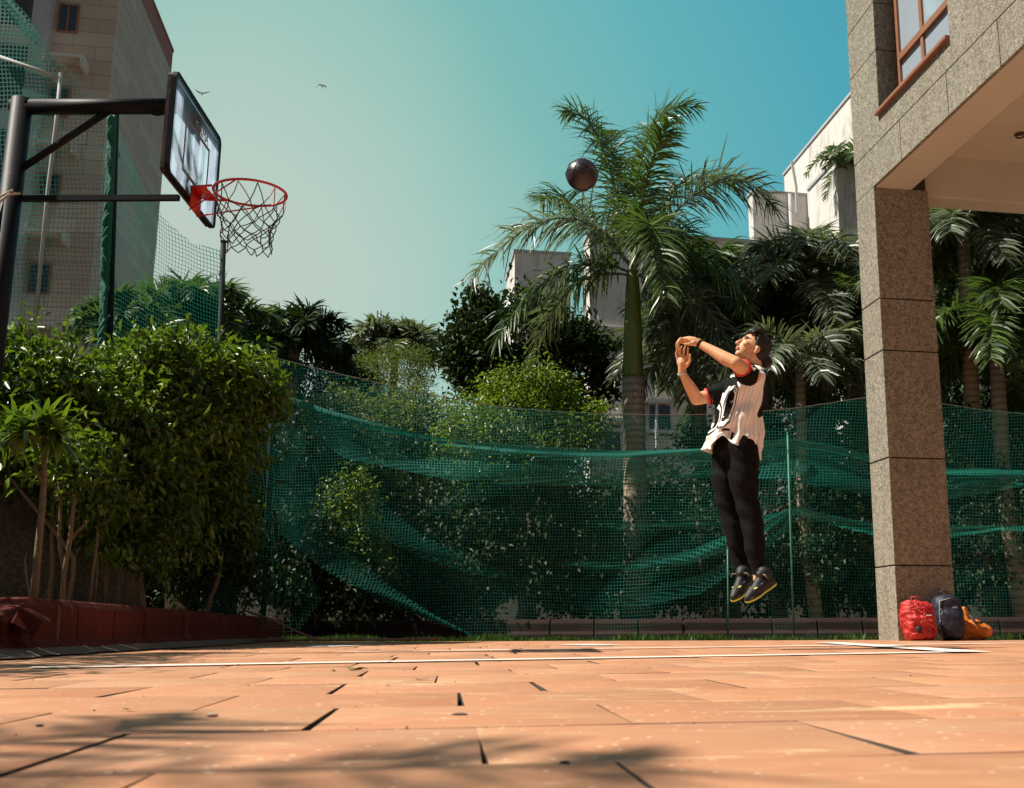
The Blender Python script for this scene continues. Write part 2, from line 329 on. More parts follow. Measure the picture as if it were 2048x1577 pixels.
def tri_obj(name, V, Fc, mat, parent=None, tone=None, smooth=False):
    """fast numpy mesh: V (n,3), Fc (m,k)"""
    me = bpy.data.meshes.new(name); n, (m, k) = len(V), Fc.shape
    me.vertices.add(n); me.vertices.foreach_set('co', np.ascontiguousarray(V, dtype=np.float32).ravel())
    me.loops.add(m * k); me.loops.foreach_set('vertex_index', np.ascontiguousarray(Fc, dtype=np.int32).ravel())
    me.polygons.add(m); me.polygons.foreach_set('loop_start', np.arange(0, m * k, k, dtype=np.int32)); me.polygons.foreach_set('loop_total', np.full(m, k, dtype=np.int32))
    me.update(calc_edges=True)
    if tone is not None:
        a = me.attributes.new('tone', 'FLOAT', 'POINT'); a.data.foreach_set('value', np.asarray(tone, dtype=np.float32))
    return link(name, me, mat, parent, smooth)
def unit(a): return a / (np.linalg.norm(a, axis=1, keepdims=True) + 1e-9)
def leaves(C, L, W, droop=.5, upn=.9, tone=None, out=None):
    n = len(C); d = RNG.normal(size=(n, 3)); d[:, 2] -= droop
    if out is not None: d += out * .8
    d = unit(d); nn = RNG.normal(size=(n, 3)) * .55; nn[:, 2] += upn; s_ = unit(np.cross(d, nn)); nn = np.cross(s_, d)
    l = (L * RNG.uniform(.5, 1.4, n))[:, None]; w_ = (W * RNG.uniform(.7, 1.2, n))[:, None]
    a = C; m = C + d * l * .45; t = C + d * l - nn * l * .15; k = nn * w_ * .35
    V = np.stack([a, m + s_ * w_ / 2 + k, t, m - s_ * w_ / 2 + k], 1).reshape(-1, 3)
    i = np.arange(n)[:, None] * 4; Fc = np.concatenate([np.hstack([i, i + 1, i + 2]), np.hstack([i, i + 2, i + 3])], 0)
    tn = RNG.uniform(0, 1, n) ** 1.4 if tone is None else tone
    return V, Fc, np.repeat(tn, 4)
def crown_pts(blobs, n, clump=.16, per=26, thr=-.10):
    """leaf points gathered in twig clumps spread through ellipsoids, denser near the outside"""
    vol = np.array([b_[3] * b_[4] * b_[5] for b_ in blobs]) ** .7; nc = max(4, n // per)
    idx = RNG.choice(len(blobs), nc, p=vol / vol.sum()); B = np.array(blobs, dtype=float)[idx]
    d = unit(RNG.normal(size=(nc, 3))); r = RNG.uniform(.35, 1.0, nc) ** .45 * RNG.uniform(.82, 1.1, nc) * np.where(RNG.random(nc) < .12, RNG.uniform(1.1, 1.35, nc), 1)
    cc = B[:, :3] + d * r[:, None] * B[:, 3:6]; fq = .42 / clump
    keep = np.array([noise.noise(Vector(c) * fq) > thr for c in cc]); cc = cc[keep]; d = d[keep]; nc = len(cc); per = per * 1.25
    k = RNG.poisson(per, nc) + 4
    P = np.repeat(cc, k, 0) + RNG.normal(size=(k.sum(), 3)) * clump * np.repeat(RNG.uniform(.6, 1.3, nc), k)[:, None]
    ct = np.clip(RNG.normal(.4, .22, nc), 0, 1); tone = np.clip(np.repeat(ct, k) + RNG.normal(0, .18, k.sum()), 0, 1)
    return P, tone, cc, np.repeat(d, k, 0)
def tree(name, label, cat, base, blobs, n, L, W, mat, trunks, bark, group=None, clump=.16, droop=.5, per=26, limbs=14):
    base = Vector(base); t = thing(name, base, label, cat, group)
    mb = MB(); tops = []
    for pts, r0 in trunks:
        P = [base + Vector(p) for p in pts]; Q = []
        for i in range(len(P) - 1):
            for k in range(4):
                q = P[i].lerp(P[i + 1], k / 4); Q.append(q + Vector((random.gauss(0, r0 * .3), random.gauss(0, r0 * .3), 0)) * (1 if Q else 0))
        Q.append(P[-1]); mb.tube(Q, [r0 * (1 - .6 * i / (len(Q) - 1)) for i in range(len(Q))], 8); tops += Q[len(Q) // 2:]
    P, tone, cc, out = crown_pts(blobs, n, clump, per)
    for c in random.sample(list(cc), min(limbs, len(cc))):
        c = Vector(c); s0 = min(tops, key=lambda q: (q - c).length + abs(q.z - c.z + .2) * .3); md = s0.lerp(c, .5) + Vector((random.uniform(-.08, .08), random.uniform(-.08, .08), -.05))
        mb.tube([s0, md, c], [.018, .012, .005], 5)
    mb.build('trunk', bark, t, True)
    V, Fc, tn = leaves(P, L, W, droop, .9, tone, out); tri_obj('crown', V, Fc, mat, t, tn)
    return t

# palm frond
def frond_geo(P, n=70, L=.55, W=.035, plum=.5, droop=.8, r0=.03, seed=0):
    """P: 4 bezier control points -> (verts, quads, tone)"""
    rg = np.random.default_rng(seed); P = [np.array(p) for p in P]
    t = np.linspace(.0, 1, 24)[:, None]; B = (1 - t) ** 3 * P[0] + 3 * (1 - t) ** 2 * t * P[1] + 3 * (1 - t) * t * t * P[2] + t ** 3 * P[3]
    V = []; Q = []; T = []; off = 0
    tg = np.gradient(B, axis=0); tg /= np.linalg.norm(tg, axis=1, keepdims=True)
    up = np.array([0, 0, 1.]); s_ = np.cross(tg, up); s_ /= np.linalg.norm(s_, axis=1, keepdims=True) + 1e-6; nn = np.cross(s_, tg)
    rr = r0 * (1 - .88 * t)
    ring = np.stack([B + s_ * rr, B + nn * rr * .7, B - s_ * rr, B - nn * rr * .7], 1); V.append(ring.reshape(-1, 3)); T.append(np.full(96, .75))
    for i in range(23):
        for k in range(4): Q.append((i * 4 + k, i * 4 + (k + 1) % 4, (i + 1) * 4 + (k + 1) % 4, (i + 1) * 4 + k))
    off = 96
    for side in (-1, 1):
        tt = np.linspace(.10, .995, n) + rg.uniform(-.004, .004, n); tt = np.clip(tt, 0, 1); ix = tt * 23; i0 = np.clip(ix.astype(int), 0, 22); fr = (ix - i0)[:, None]
        b_ = B[i0] * (1 - fr) + B[i0 + 1] * fr; tgl = tg[i0]; sl_ = s_[i0] * side; nl = nn[i0]
        le = L * (.35 + .75 * np.sin(np.pi * np.clip(tt * .88 + .08, 0, 1)) ** .8) * rg.uniform(.8, 1.15, n)
        fw = (.35 + .75 * tt)[:, None]; el = rg.normal(.15, plum, n)[:, None]
        d = sl_ + tgl * fw + nl * el; d /= np.linalg.norm(d, axis=1, keepdims=True)
        wv = np.cross(d, nl); wv /= np.linalg.norm(wv, axis=1, keepdims=True) + 1e-6
        tw = rg.normal(0, .5, n)[:, None]; wv = wv * np.cos(tw) + nl * np.sin(tw)
        g = np.array([0, 0, -1.]); p = b_; rows = []
        for k in range(4):
            wk = W * (.7, 1.0, .75, .12)[k]; rows.append(p + wv * wk / 2); rows.append(p - wv * wk / 2)
            dk = d + g * droop * (.15 + .5 * k) * rg.uniform(.5, 1.3, n)[:, None] * .6; dk /= np.linalg.norm(dk, axis=1, keepdims=True); p = p + dk * (le / 3)[:, None]
        A = np.stack(rows, 1); V.append(A.reshape(-1, 3)); T.append(np.repeat(np.clip(rg.normal(.45, .25, n), 0, 1), 8))
        for i in range(n):
            o_ = off + i * 8; Q += [(o_, o_ + 1, o_ + 3, o_ + 2), (o_ + 2, o_ + 3, o_ + 5, o_ + 4), (o_ + 4, o_ + 5, o_ + 7, o_ + 6)]
        off += n * 8
    return np.concatenate(V), np.array(Q), np.concatenate(T)
def add_frond(parent, P, mat, **kw):
    V, Q, T = frond_geo(P, **kw); return tri_obj('frond', V, Q, mat, parent, T)
def rand_frond(c, az, el, L, sag):
    h_ = Vector((math.cos(az), math.sin(az), 0)); c = Vector(c); u = Vector((0, 0, 1))
    p1 = c + (h_ * math.cos(el) + u * math.sin(el)) * L * .38; p2 = p1 + (h_ * math.cos(el - .5) + u * math.sin(el - .5)) * L * .33 - u * sag * L * .12
    p3 = p2 + (h_ * .65 - u * sag) * L * .36; return [c, p1, p2, p3]

# ================================================================== GROUND AND PAVING
mb = MB(); mb.add([(-600, -300, -.06), (600, -300, -.06), (600, 1200, -.06), (-600, 1200, -.06)], [(0, 1, 2, 3)])
tag(mb.build('ground', M['soil']), kind='structure')
ya = lambda x: 12.25 - .16 * x
mb = MB(); mb.add([(-4.4, -6, -.022), (9, -6, -.022), (9, ya(9) - .02, -.022), (-4.4, ya(-4.4) - .02, -.022)], [(0, 1, 2, 3)])
tag(mb.build('paving_bed', M['grout']), kind='structure')
FA = math.atan(.158); FE = Vector((math.cos(FA), math.sin(FA), 0)); FD = Vector((-math.sin(FA), math.cos(FA), 0))
d0 = G(930, 1455).dot(FD); rowd = .47
jp = {1: (930, 1455), 2: (665, 1408), 3: (905, 1376), 4: (731, 1363), 5: (886, 1341), 6: (759, 1329), 0: (1366, 1572)}
V = []; Fq = []; T = []
def slab(e0, e1, dd0, dd1):
    g = random.uniform(.003, .0075); zt = random.gauss(0, .0004); tl = random.gauss(0, .0004); tl2 = random.gauss(0, .0003); bv = .0009
    jx = [random.gauss(0, .004) for _ in range(8)]
    ge = random.choice([.003, .004, .006, .011]); e0 += ge; e1 -= .002; gd = random.choice([.0015, .002, .004]); dd0 += gd; dd1 -= .002
    def pt(e_, d_, z, k):
        p = FE * (e_ + jx[k]) + FD * (d_ + jx[k + 4] * .6); y = min(p.y, ya(p.x)); return (p.x, y, z)
    cs = [(e0, dd0), (e1, dd0), (e1, dd1), (e0, dd1)]; zz = lambda i: zt + tl * (1 if i in (1, 2) else -1) + tl2 * (1 if i > 1 else -1)
    b0 = len(V)
    for i, (a, c) in enumerate(cs): V.append(pt(a, c, -.03, i))
    for i, (a, c) in enumerate(cs): V.append(pt(a, c, zz(i) - bv, i))
    for i, (a, c) in enumerate(cs):
        sa = .002 if i in (0, 3) else -.002; sd = .002 if i < 2 else -.002; V.append(pt(a + sa, c + sd, zz(i), i))
    q = b0
    for i in range(4):
        j = (i + 1) % 4; Fq.append((q + i, q + j, q + 4 + j, q + 4 + i)); Fq.append((q + 4 + i, q + 4 + j, q + 8 + j, q + 8 + i))
    Fq.append((q + 8, q + 9, q + 10, q + 11)); T.extend([random.random()] * 12)
for r in range(-12, 30):
    dd1 = d0 + (1 - r) * -rowd if False else d0 + (r - 1) * rowd; dd0 = dd1 - rowd
    off = G(*jp[r]).dot(FE) if r in jp else random.uniform(0, .5)
    e_ = off - 12 * .5
    while e_ < 9.5:
        wd = .5 * random.choice([.97, 1, 1, 1.03, 1.0]) if not (r in jp and abs(e_ - off) < 1.2) else .5
        c = FE * (e_ + wd / 2) + FD * ((dd0 + dd1) / 2)
        if dd0 * FD.y + e_ * FE.y < ya(c.x) - .05 and c.x > -4.4: slab(e_, e_ + wd, dd0, dd1)
        e_ += wd
o = tri_obj('paving', np.array(V), np.array(Fq), [M['slab'], M['grout']], None, T); tag(o, kind='structure')
ii = np.zeros(len(Fq), dtype=np.int32)
for k_ in range(0, len(Fq), 9): ii[[k_, k_ + 2, k_ + 4, k_ + 6]] = 1
o.data.polygons.foreach_set('material_index', ii)

def strip(name, p0, p1, wd, z=.006):
    p0 = Vector(p0); p1 = Vector(p1); d = (p1 - p0).normalized(); s_ = Vector((-d.y, d.x, 0)) * wd / 2; n = 30; vs = []; fs = []
    for i in range(n + 1):
        p = p0.lerp(p1, i / n); j = random.uniform(-.004, .004)
        vs += [(p + s_ * (1 + j * 10)).to_tuple()[:2] + (z,), (p - s_).to_tuple()[:2] + (z,)]
    for i in range(n): fs.append((2 * i, 2 * i + 1, 2 * i + 3, 2 * i + 2))
    m = MB(); m.add(vs, fs); tag(m.build(name, M['paint']), kind='structure')
strip('court_marking', G(60, 1338), G(1900, 1306), .15)
strip('court_marking', G(690, 1306), G(2040, 1288), .14, .0075)
strip('court_marking', G(1655, 1287), G(1945, 1307), .22, .009)
strip('court_marking', G(630, 1295), G(700, 1292), .35)
strip('court_marking', G(1140, 1290), G(1215, 1292), .35)
# grass tufts along the far edge of the paving
n = 9000; gx = RNG.uniform(-4.2, 6, n); gy = 12.3 - .16 * gx + np.abs(RNG.normal(0, .45, n)) + .02
cl = (np.sin(gx * 3.1) + np.sin(gx * 7.7 + 1) + RNG.normal(0, .6, n)) * .5; hh = .05 + .035 * np.clip(cl, -1, 1.6) + RNG.uniform(0, .02, n); hh[gx > 1.2] *= .8
C = np.stack([gx, gy, np.full(n, -.05)], 1); lean = RNG.normal(0, .35, (n, 3)); lean[:, 2] = 1; lean = unit(lean); sd = unit(np.cross(lean, RNG.normal(size=(n, 3))))
hv = (hh + .045)[:, None]; Vg = np.stack([C - sd * .004, C + sd * .004, C + lean * hv * .6 + sd * .003, C + lean * hv + RNG.normal(0, .012, (n, 3))], 1).reshape(-1, 3)
i = np.arange(n)[:, None] * 4; o = tri_obj('grass', Vg, np.hstack([i, i + 1, i + 2, i + 3]), M['grass'], None, np.repeat(RNG.uniform(0, 1, n), 4))
tag(o, 'short green grass growing along the far edge of the paving', 'grass', kind='stuff')
# debris
n = 2600; eg = RNG.uniform(-6, 6, n); rg_ = RNG.integers(-3, 16, n); dd = d0 + rg_ * rowd + RNG.normal(0, .012, n); X_ = FE.x * eg + FD.x * dd; Y_ = FE.y * eg + FD.y * dd; ok = (Y_ < 11) & (X_ > -3.3) & (Y_ > .5); X_, Y_ = X_[ok], Y_[ok]; n = len(X_)
r_ = (RNG.uniform(.0005, .0016, n) * (1 + RNG.random(n) ** 6 * 2))[:, None]; C = np.stack([X_, Y_, np.full(n, .001)], 1)
o4 = [np.array(q_) for q_ in ((1, 0, 0), (-.5, .87, 0), (-.5, -.87, 0), (0, 0, .8))]; Vp = np.stack([C + r_ * (q_ + RNG.normal(0, .2, (n, 3))) for q_ in o4], 1).reshape(-1, 3)
i = np.arange(n)[:, None] * 4; o = tri_obj('grit', Vp, np.concatenate([np.hstack([i, i + 1, i + 3]), np.hstack([i + 1, i + 2, i + 3]), np.hstack([i + 2, i, i + 3])]), M['grout'], None)
tag(o, 'dark grit and crumbs lying along the joints of the paving', 'grit', kind='stuff')
def chips(name, label, cat, uv, size, mat, flat=.35):
    p = G(*uv); m = MB()
    if cat == 'leaf':
        a = random.uniform(0, 3); X = Vector((math.cos(a), math.sin(a), 0)); Y = Vector((-X.y, X.x, 0)); n = 8
        vs = [p + X * (i / n - .5) * size + Vector((0, 0, .004 + .04 * size * (1 + math.sin(i * 1.1)))) + Y * sgn * size * .16 * math.sin(math.pi * i / n + .05) for i in range(n + 1) for sgn in (-1, 1)]
        vs += [v_ - Vector((0, 0, .0015)) for v_ in vs]; k = 2 * (n + 1)
        fs = [(2 * i, 2 * i + 1, 2 * i + 3, 2 * i + 2) for i in range(n)] + [(k + 2 * i, k + 2 * i + 2, k + 2 * i + 3, k + 2 * i + 1) for i in range(n)]; m.add(vs, fs)
    else: m.ell(p + Vector((0, 0, size * flat * .4)), (size / 2, size * .4, size * flat / 2), nu=7, nv=5)
    o = m.build(name, mat); tag(o, label, cat)
chips('fallen_leaf', 'long curled brownish green leaf lying flat on the paving, largest of the fallen leaves', 'leaf', (712, 1342), .12, M['dryleaf'])
chips('fallen_leaf', 'small curled leaf lying just left of the long brownish one', 'leaf', (667, 1344), .04, M['dryleaf'])
chips('fallen_leaf', 'pale ragged dry leaf on the paving in front of the long curled leaf', 'leaf', (842, 1362), .05, M['dryleaf'])
chips('fallen_leaf', 'tiny dark curled leaf on the paving below the long curled leaf', 'leaf', (776, 1374), .018, M['bird'])
chips('twig', 'small dark brown twig lying on the left paving slabs', 'leaf', (257, 1423), .03, M['darkbark'])
chips('pebble', 'small pale yellow pebble on the foreground paving', 'pebble', (424, 1434), .022, M['stone'])
chips('pebble', 'small black pebble on the bottom paving slab', 'pebble', (1129, 1529), .013, M['bird'])
chips('pebble', 'dark pebble on the paving at the far left near the long slab joint', 'pebble', (79, 1454), .013, M['bird'])
chips('pebble', 'dark chip lying on the slab in the middle foreground', 'pebble', (919, 1431), .03, M['darkbark'], .15)

# ================================================================== KERBS, WALL
def kerb_section(z, wtop=.16, foot=.07):
    return [(0, -.05), (-.0, .055), (.045, .09), (.05, z - .05), (.09, z), (.09 + wtop, z), (.09 + wtop, -.05)]
M['kerb2'] = plain('dark_red_kerb', (.028, .006, .004), .95, .5, 9, bump=.6)
def kerb(parent, P0, P1, nseg, z0, z1, name='kerb_stone', broken=None, mt='kerb'):
    P0 = Vector(P0); P1 = Vector(P1); d = (P1 - P0); L = d.length; d.normalize(); nrm = Vector((-d.y, d.x, 0))
    for i in range(nseg):
        a = i / nseg; b_ = (i + 1) / nseg; sec0 = kerb_section(z0 + (z1 - z0) * a); m = MB(); gp = .004 / L * 2
        jit = random.gauss(0, .006); vs = []
        for tt in (a + gp, b_ - gp):
            p = P0.lerp(P1, tt)
            zt = z0 + (z1 - z0) * tt
            for (o_, z) in kerb_section(zt): vs.append(p + nrm * (o_ + jit) + Vector((0, 0, z)))
        k = 7
        if broken is not None and i == broken:
            for j in (3, 4, 5): vs[j].z -= .10; vs[j + k].z -= .03; vs[j] += nrm * -.02
            vs[3 + k] += nrm * .05
        m.add(vs, [tuple(range(k))[::-1], tuple(range(k, 2 * k))] + [(j, (j + 1) % k, k + (j + 1) % k, k + j) for j in range(k)])
        m.build(name, M[mt], parent, bevel=.012)
kr = thing('planter_kerb', (-3.35, 6.2, 0), 'red painted concrete planter kerb along the left, broken near its near end', 'kerb')
A0 = G(0, 1297); A0 = Vector((-3.30, 6.0, 0)); DK = Vector((-4.35 + 3.30, 9.6, 0)).normalized()
kerb(kr, A0 - DK * 2.0, A0 - DK * 0 + DK * .02, 6, .335, .333)
kerb(kr, A0 + DK * .02, A0 + DK * .42, 1, .33, .33, broken=0)
kerb(kr, A0 + DK * .42, A0 + DK * 9.2, 26, .333, .262)
kb = thing('back_kerb', (-1, 15.2, 0), 'low dark red kerb behind the big green net at the back', 'kerb')
kerb(kb, (-4.6, 15.3, 0), (8.5, 14.6, 0), 22, .25, .25, mt='kerb2')
mb = MB()
vs = []
for i in range(25):
    p = (A0 - DK * 2).lerp(A0 + DK * 9, i / 24); vs += [p + Vector((random.uniform(.10, .30) - .01 * i * .5, 0, .010)), p + Vector((-.02, 0, .055))]
mb.add(vs, [(2 * i, 2 * i + 2, 2 * i + 3, 2 * i + 1) for i in range(24)]); tag(mb.build('gutter_dirt', M['dust']), kind='structure')
mb = MB(); p = A0 + DK * .2 + Vector((.04, 0, .19)); mb.box(p, (.16, .26, .10), (Matrix.Rotation(.5, 3, 'Y') @ Vector((1, 0, 0)), Vector((-.3, .95, 0)).normalized(), Matrix.Rotation(.5, 3, 'Y') @ Vector((0, 0, 1))))
o = mb.build('loose_kerb_stone', M['kerb'], None, bevel=.012); tag(o, 'broken red kerb block slipped down into the gap of the left planter kerb', 'block')
# planter soil
mb = MB(); mb.add([(-3.0 - .5, 3, .2), (-9, 3, .2), (-9, 30, .2), (-4.7 - .1, 15.2, .2)], [(0, 1, 2, 3)][::-1]); mb.add([(-4.6, 15.5, .18), (-4.6, 45, .18), (14, 45, .18), (14, 14.6, .18)], [(0, 3, 2, 1)])
tag(mb.build('planter_soil', M['soil']), kind='structure')
# garden wall at the far left with curved drop
mb = MB(); X0 = at(-60, 950, 8.6); top = []
for i in range(31):
    s = i / 30; u_ = -120 + s * 400; vt = 955 + (0 if u_ < 10 else 30 * min(1, (u_ - 10) / 75) ** 2) + (75 * max(0, min(1, (u_ - 85) / 6))) + max(0, u_ - 180) * .8
    q = at(u_, vt, 8.6 + 1.6 * s); top.append(q)
vs = []
for q in top: vs += [(q.x, q.y, 0), tuple(q), (q.x - .05, q.y + .2, q.z), (q.x - .05, q.y + .2, 0)]
fs = []
for i in range(30):
    a = i * 4
    for j in range(3): fs.append((a + j, a + j + 1, a + 4 + j + 1, a + 4 + j))
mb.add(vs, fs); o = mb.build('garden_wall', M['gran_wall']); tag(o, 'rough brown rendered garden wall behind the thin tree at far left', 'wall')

# ================================================================== PORTICO BUILDING
C0 = at(1797, 1278, 11.0); EC = C0.dot(EV); DC = C0.dot(DV); PWE, PWD = .62, .47
pb = thing('portico_building', ED(EC, DC, 0), 'building on square pillar with speckled brown pebble render and brown window, above the bags', 'building')
zof = lambda u, v: at(u, v, 11.0).z
zb = at_e(1755, 365, EC).z
gz = [0] + [at(1790, 1131, 11).z, at(1783, 915, 11).z, at(1775, 700, 11).z, at(1770, 596, 11).z] + [zb]
mb = MB(); mb.edz(EC + .014, EC + PWE - .014, DC + .014, DC + PWD - .014, -.05, zb + .3, 1)
for a, c in zip(gz[:-1], gz[1:]): mb.edz(EC, EC + PWE, DC, DC + PWD, a + (.007 if a else -.04), c - .007)
mb.build('pillar', [M['gran'], M['groove']], pb, bevel=.006)
# facade wall panels
zg = at_e(1720, 321, EC).z; sillp = at_e(1758, 228, EC); sill2 = at_e(1899, 70, EC)
dl = sillp.dot(DV); dr = sill2.dot(DV); zs = (sillp.z + sill2.z) / 2
ztop = 9.0; dfar = DC + PWD; dnear = -3.0
mb = MB(); T_ = .43
mb.edz(EC + .014, EC + T_ - .014, dr, dfar - .014, zb + .004, zs, 1); mb.edz(EC + .014, EC + T_ - .014, dnear, dr, zb + .004, ztop, 1)
mb.edz(EC + .014, EC + T_ - .014, dl, dfar - .014, zs, ztop, 1)
vj = [at_e(1803, 314, EC).dot(DV), at_e(1897, 220, EC).dot(DV), at_e(2000, 110, EC).dot(DV)]
st_ = vj[0] - vj[1]; js = [dfar] + vj + [vj[2] - (vj[1] - vj[2]) * k for k in range(1, 5)]; js = [j for j in js if j > dnear] + [dnear]
for a, c in zip(js[:-1], js[1:]): mb.edz(EC, EC + T_, c + .006, a - .006, zb, zg - .007)
zg2 = at_e(1708, 152, EC).z; zg3 = at_e(1703, 62, EC).z
for a, c in ((zg + .007, zs), ): mb.edz(EC, EC + T_, dnear, dfar, a, c)
for a, c in ((zs, zg2 - .007), (zg2 + .007, zg3 - .007), (zg3 + .007, ztop)):
    mb.edz(EC, EC + T_, dl, dfar, a, c)
mb.edz(EC, EC + T_, dnear, dr, zs, ztop)
mb.build('facade_wall', [M['gran'], M['groove']], pb)
# soffit of the front beam, ceiling, rear beam
mb = MB(); mb.edz(EC + .03, EC + T_ - .002, dnear, DC + .02, zb - .012, zb - .003); mb.build('beam_soffit', M['soffit'], pb)
zc = at_d(1878, 330, (EC and DC) + .1).z
mb = MB(); mb.edz(EC + T_, EC + 9, dnear, dfar, zb + .46, zb + .6); mb.build('ceiling', M['soffit2'], pb)
mb = MB(); mb.edz(EC + PWE + .002, EC + 9, DC + .12, DC + .42, zb - .02, zb + .47); mb.build('rear_beam', M['soffit2'], pb, bevel=.01)
hk = at_e(2040, 268, EC + T_ + .9)
mb = MB(); q = at(2040, 268, 6.9); sc_ = (zb + .455 - H) / (q.z - H); q = Vector((q.x * sc_, q.y * sc_, zb + .455))
mb.tube([q + Vector((-.06, 0, -.01)), q + Vector((-.03, 0, -.05)), q + Vector((.02, 0, -.045)), q + Vector((.05, 0, -.015))], .009, 6); mb.ell(q, (.05, .05, .012)); mb.build('ceiling_hook', M['rsteel'], pb)
# window
wd = thing('x', (0, 0, 0), None, None); bpy.data.objects.remove(wd)
rec = .24; ef = EC + rec
mb = MB(); zt = zs + 2.2
fr = .055
mb.edz(ef, ef + .06, dl - fr, dl - .001, zs, zt); mb.edz(ef, ef + .06, dr + .001, dr + fr, zs, zt); mb.edz(ef - .001, ef + .059, dr + fr, dl - fr, zs, zs + fr)
tr1 = at_e(1783, 134, ef).z; mb.edz(ef - .01, ef + .058, dr + fr, dl - fr, tr1 - .04, tr1 + .04)
mu = at_e(1845, 120, ef).dot(DV); mb.edz(ef + .002, ef + .057, mu - .03, mu + .03, zs + fr, tr1 - .04); mb.edz(ef + .002, ef + .057, mu - .03, mu + .03, tr1 + .04, zt)
wn = mb.build('window', M['wood'], pb, bevel=.006)
mb = MB(); mb.edz(ef + .03, ef + .04, dr + .01, dl - .01, zs + .01, zt - .01); mb.build('pane', M['glass'], wn)
mb = MB(); mb.edz(EC - .05, EC + .04, dr, dl + .02, zs - .035, zs + .012); mb.build('sill', M['wood'], wn, bevel=.01)
mb = MB(); mb.edz(ef + .061, EC + T_ - .02, dl - .003, dl + .01, zs, ztop); mb.build('reveal', M['gran'], wn)

# ================================================================== STONE TOWER (left, far)
pc = at(181, 560, 40.0); te, td = pc.dot(EV), pc.dot(DV)
pr = at_e(347, 96, te); fd, TZ = pr.dot(DV), pr.z
tb = thing('apartment_tower', ED(te, td, 0), 'tall beige stone clad apartment tower with red band under its roof', 'building')
mb = MB(); mb.edz(te - 2.3, te, td, fd, 0, TZ - 1.3); mb.build('wall', M['tower'], tb)
mb = MB(); mb.edz(te - 2.2, te - .003, td + .01, fd - .01, TZ - 1.3, TZ - .25); mb.edz(te - 2.3, te + .03, td - .03, fd + .03, TZ - .25, TZ - .1); mb.build('parapet', M['redband'], tb)
mb = MB(); mb.edz(te - 2.95, te - 2.3, td - .45, td + 2, 0, TZ + 3); mb.build('pilaster', M['conc'], tb)
mb = MB(); mb.edz(te - 9, te - 2.95, td + .3, fd, 0, TZ + 2); mb.build('recessed_wall', M['conc'], tb)
for zz_ in np.arange(2.0, 27, 3.6):
    m = MB(); m.edz(te - 4.9, te - 3.0, td + .18, td + .29, zz_, zz_ + 2.7); lv = m.build('louvre', M['louvre'], tb)
    m = MB(); m.edz(te - 8.5, te - 5.4, td + .18, td + .29, zz_, zz_ + 2.7); m.build('louvre', M['louvre'], tb)
    m = MB(); m.edz(te - 5.3, te - 5.0, td + .05, td + .3, zz_ - .6, zz_ + 3.0); m.build('mullion_post', M['conc'], tb)
wz = at_d(140, 38, td).z; wl = at_d(116, 38, td).dot(EV); wr = at_d(158, 38, td).dot(EV)
for k in range(7):
    z = wz - k * 3.6
    if z < 1: break
    m = MB(); W0, W1 = wl - .01, wr; hz = .62
    for (a, c, e0, e1) in ((z - hz, z + hz, W0, W0 + .07), (z - hz, z + hz, W1 - .07, W1), (z + hz - .07, z + hz, W0 + .07, W1 - .07), (z - hz, z - hz + .07, W0 + .07, W1 - .07)): m.edz(e0, e1, td - .06, td + .05, a, c)
    m.edz((W0 + W1) / 2 - .03, (W0 + W1) / 2 + .03, td - .05, td + .05, z - hz + .07, z + hz - .07)
    wn = m.build('window', M['wood'], tb); m = MB(); m.edz(W0 + .01, W1 - .01, td - .02, td - .004, z - hz + .01, z + hz - .01); m.build('pane', M['dglass'], wn)
    m = MB(); m.edz(W0 - .15, W1 + .55, td - .75, td - .002, z - 2.0, z - 1.88); m.edz(W1 + .43, W1 + .55, td - .75, td - .002, z - 2.35, z - 2.0)
    if k % 1 == 0: m.build('sunshade', M['white'], tb)
m = MB(); m.tube([ED(te - 1.75, td - .15, 0), ED(te - 1.75, td - .15, TZ - 8)], .05, 8); m.build('drainpipe', M['conc'], tb, True)

# ================================================================== WHITE BUILDINGS (right, far)
def wbuild(label, u, vtop, y, we, far, group=None):
    p = at(u, vtop, y); e1, dd0_ = p.dot(EV), p.dot(DV); dd = far if not hasattr(far, '__len__') else at_e(far[0], far[1], e1).dot(DV) - dd0_
    t = thing('white_building', ED(e1, dd0_, 0), label, 'building', group)
    m = MB(); m.edz(e1, e1 + we, dd0_, dd0_ + dd, 0, p.z); m.build('wall', M['white'], t)
    m = MB(); m.edz(e1 - .05, e1 + we + .05, dd0_ - .05, dd0_ + dd + .05, p.z + .002, p.z + .10); m.build('roof', M['grey'], t)
    return t, e1, dd0_, p.z
tb1, e1_, d1_, z1_ = wbuild('tallest white weathered building block, sunlit, beside the facade edge', 1703, 190, 34, 6, (1568, 346))
m = MB(); q = at(1592, 372, 36); m.tube([q - Vector((0, 0, 1)), q, q + Vector((-.12, 0, .9))], .05, 6); m.build('roof_pipe', M['conc'], tb1)
tb2, e2_, d2_, z2_ = wbuild('white lower block with stained wall in front of the tallest white block', 1672, 322, 31, 7, (1617, 383))
tb3, e3_, d3_, z3_ = wbuild('grey plastered block standing left of the stained white blocks', 1505, 385, 38, 3.2, (1496, 396))
tb4, e4_, d4_, z4_ = wbuild('long low white building behind the royal palm', 1180, 466, 32, 9.5, (1168, 480))
tb5, e5_, d5_, z5_ = wbuild('narrow white block seen at the left tip of the royal palm', 1030, 505, 36, 1.9, (1014, 525))
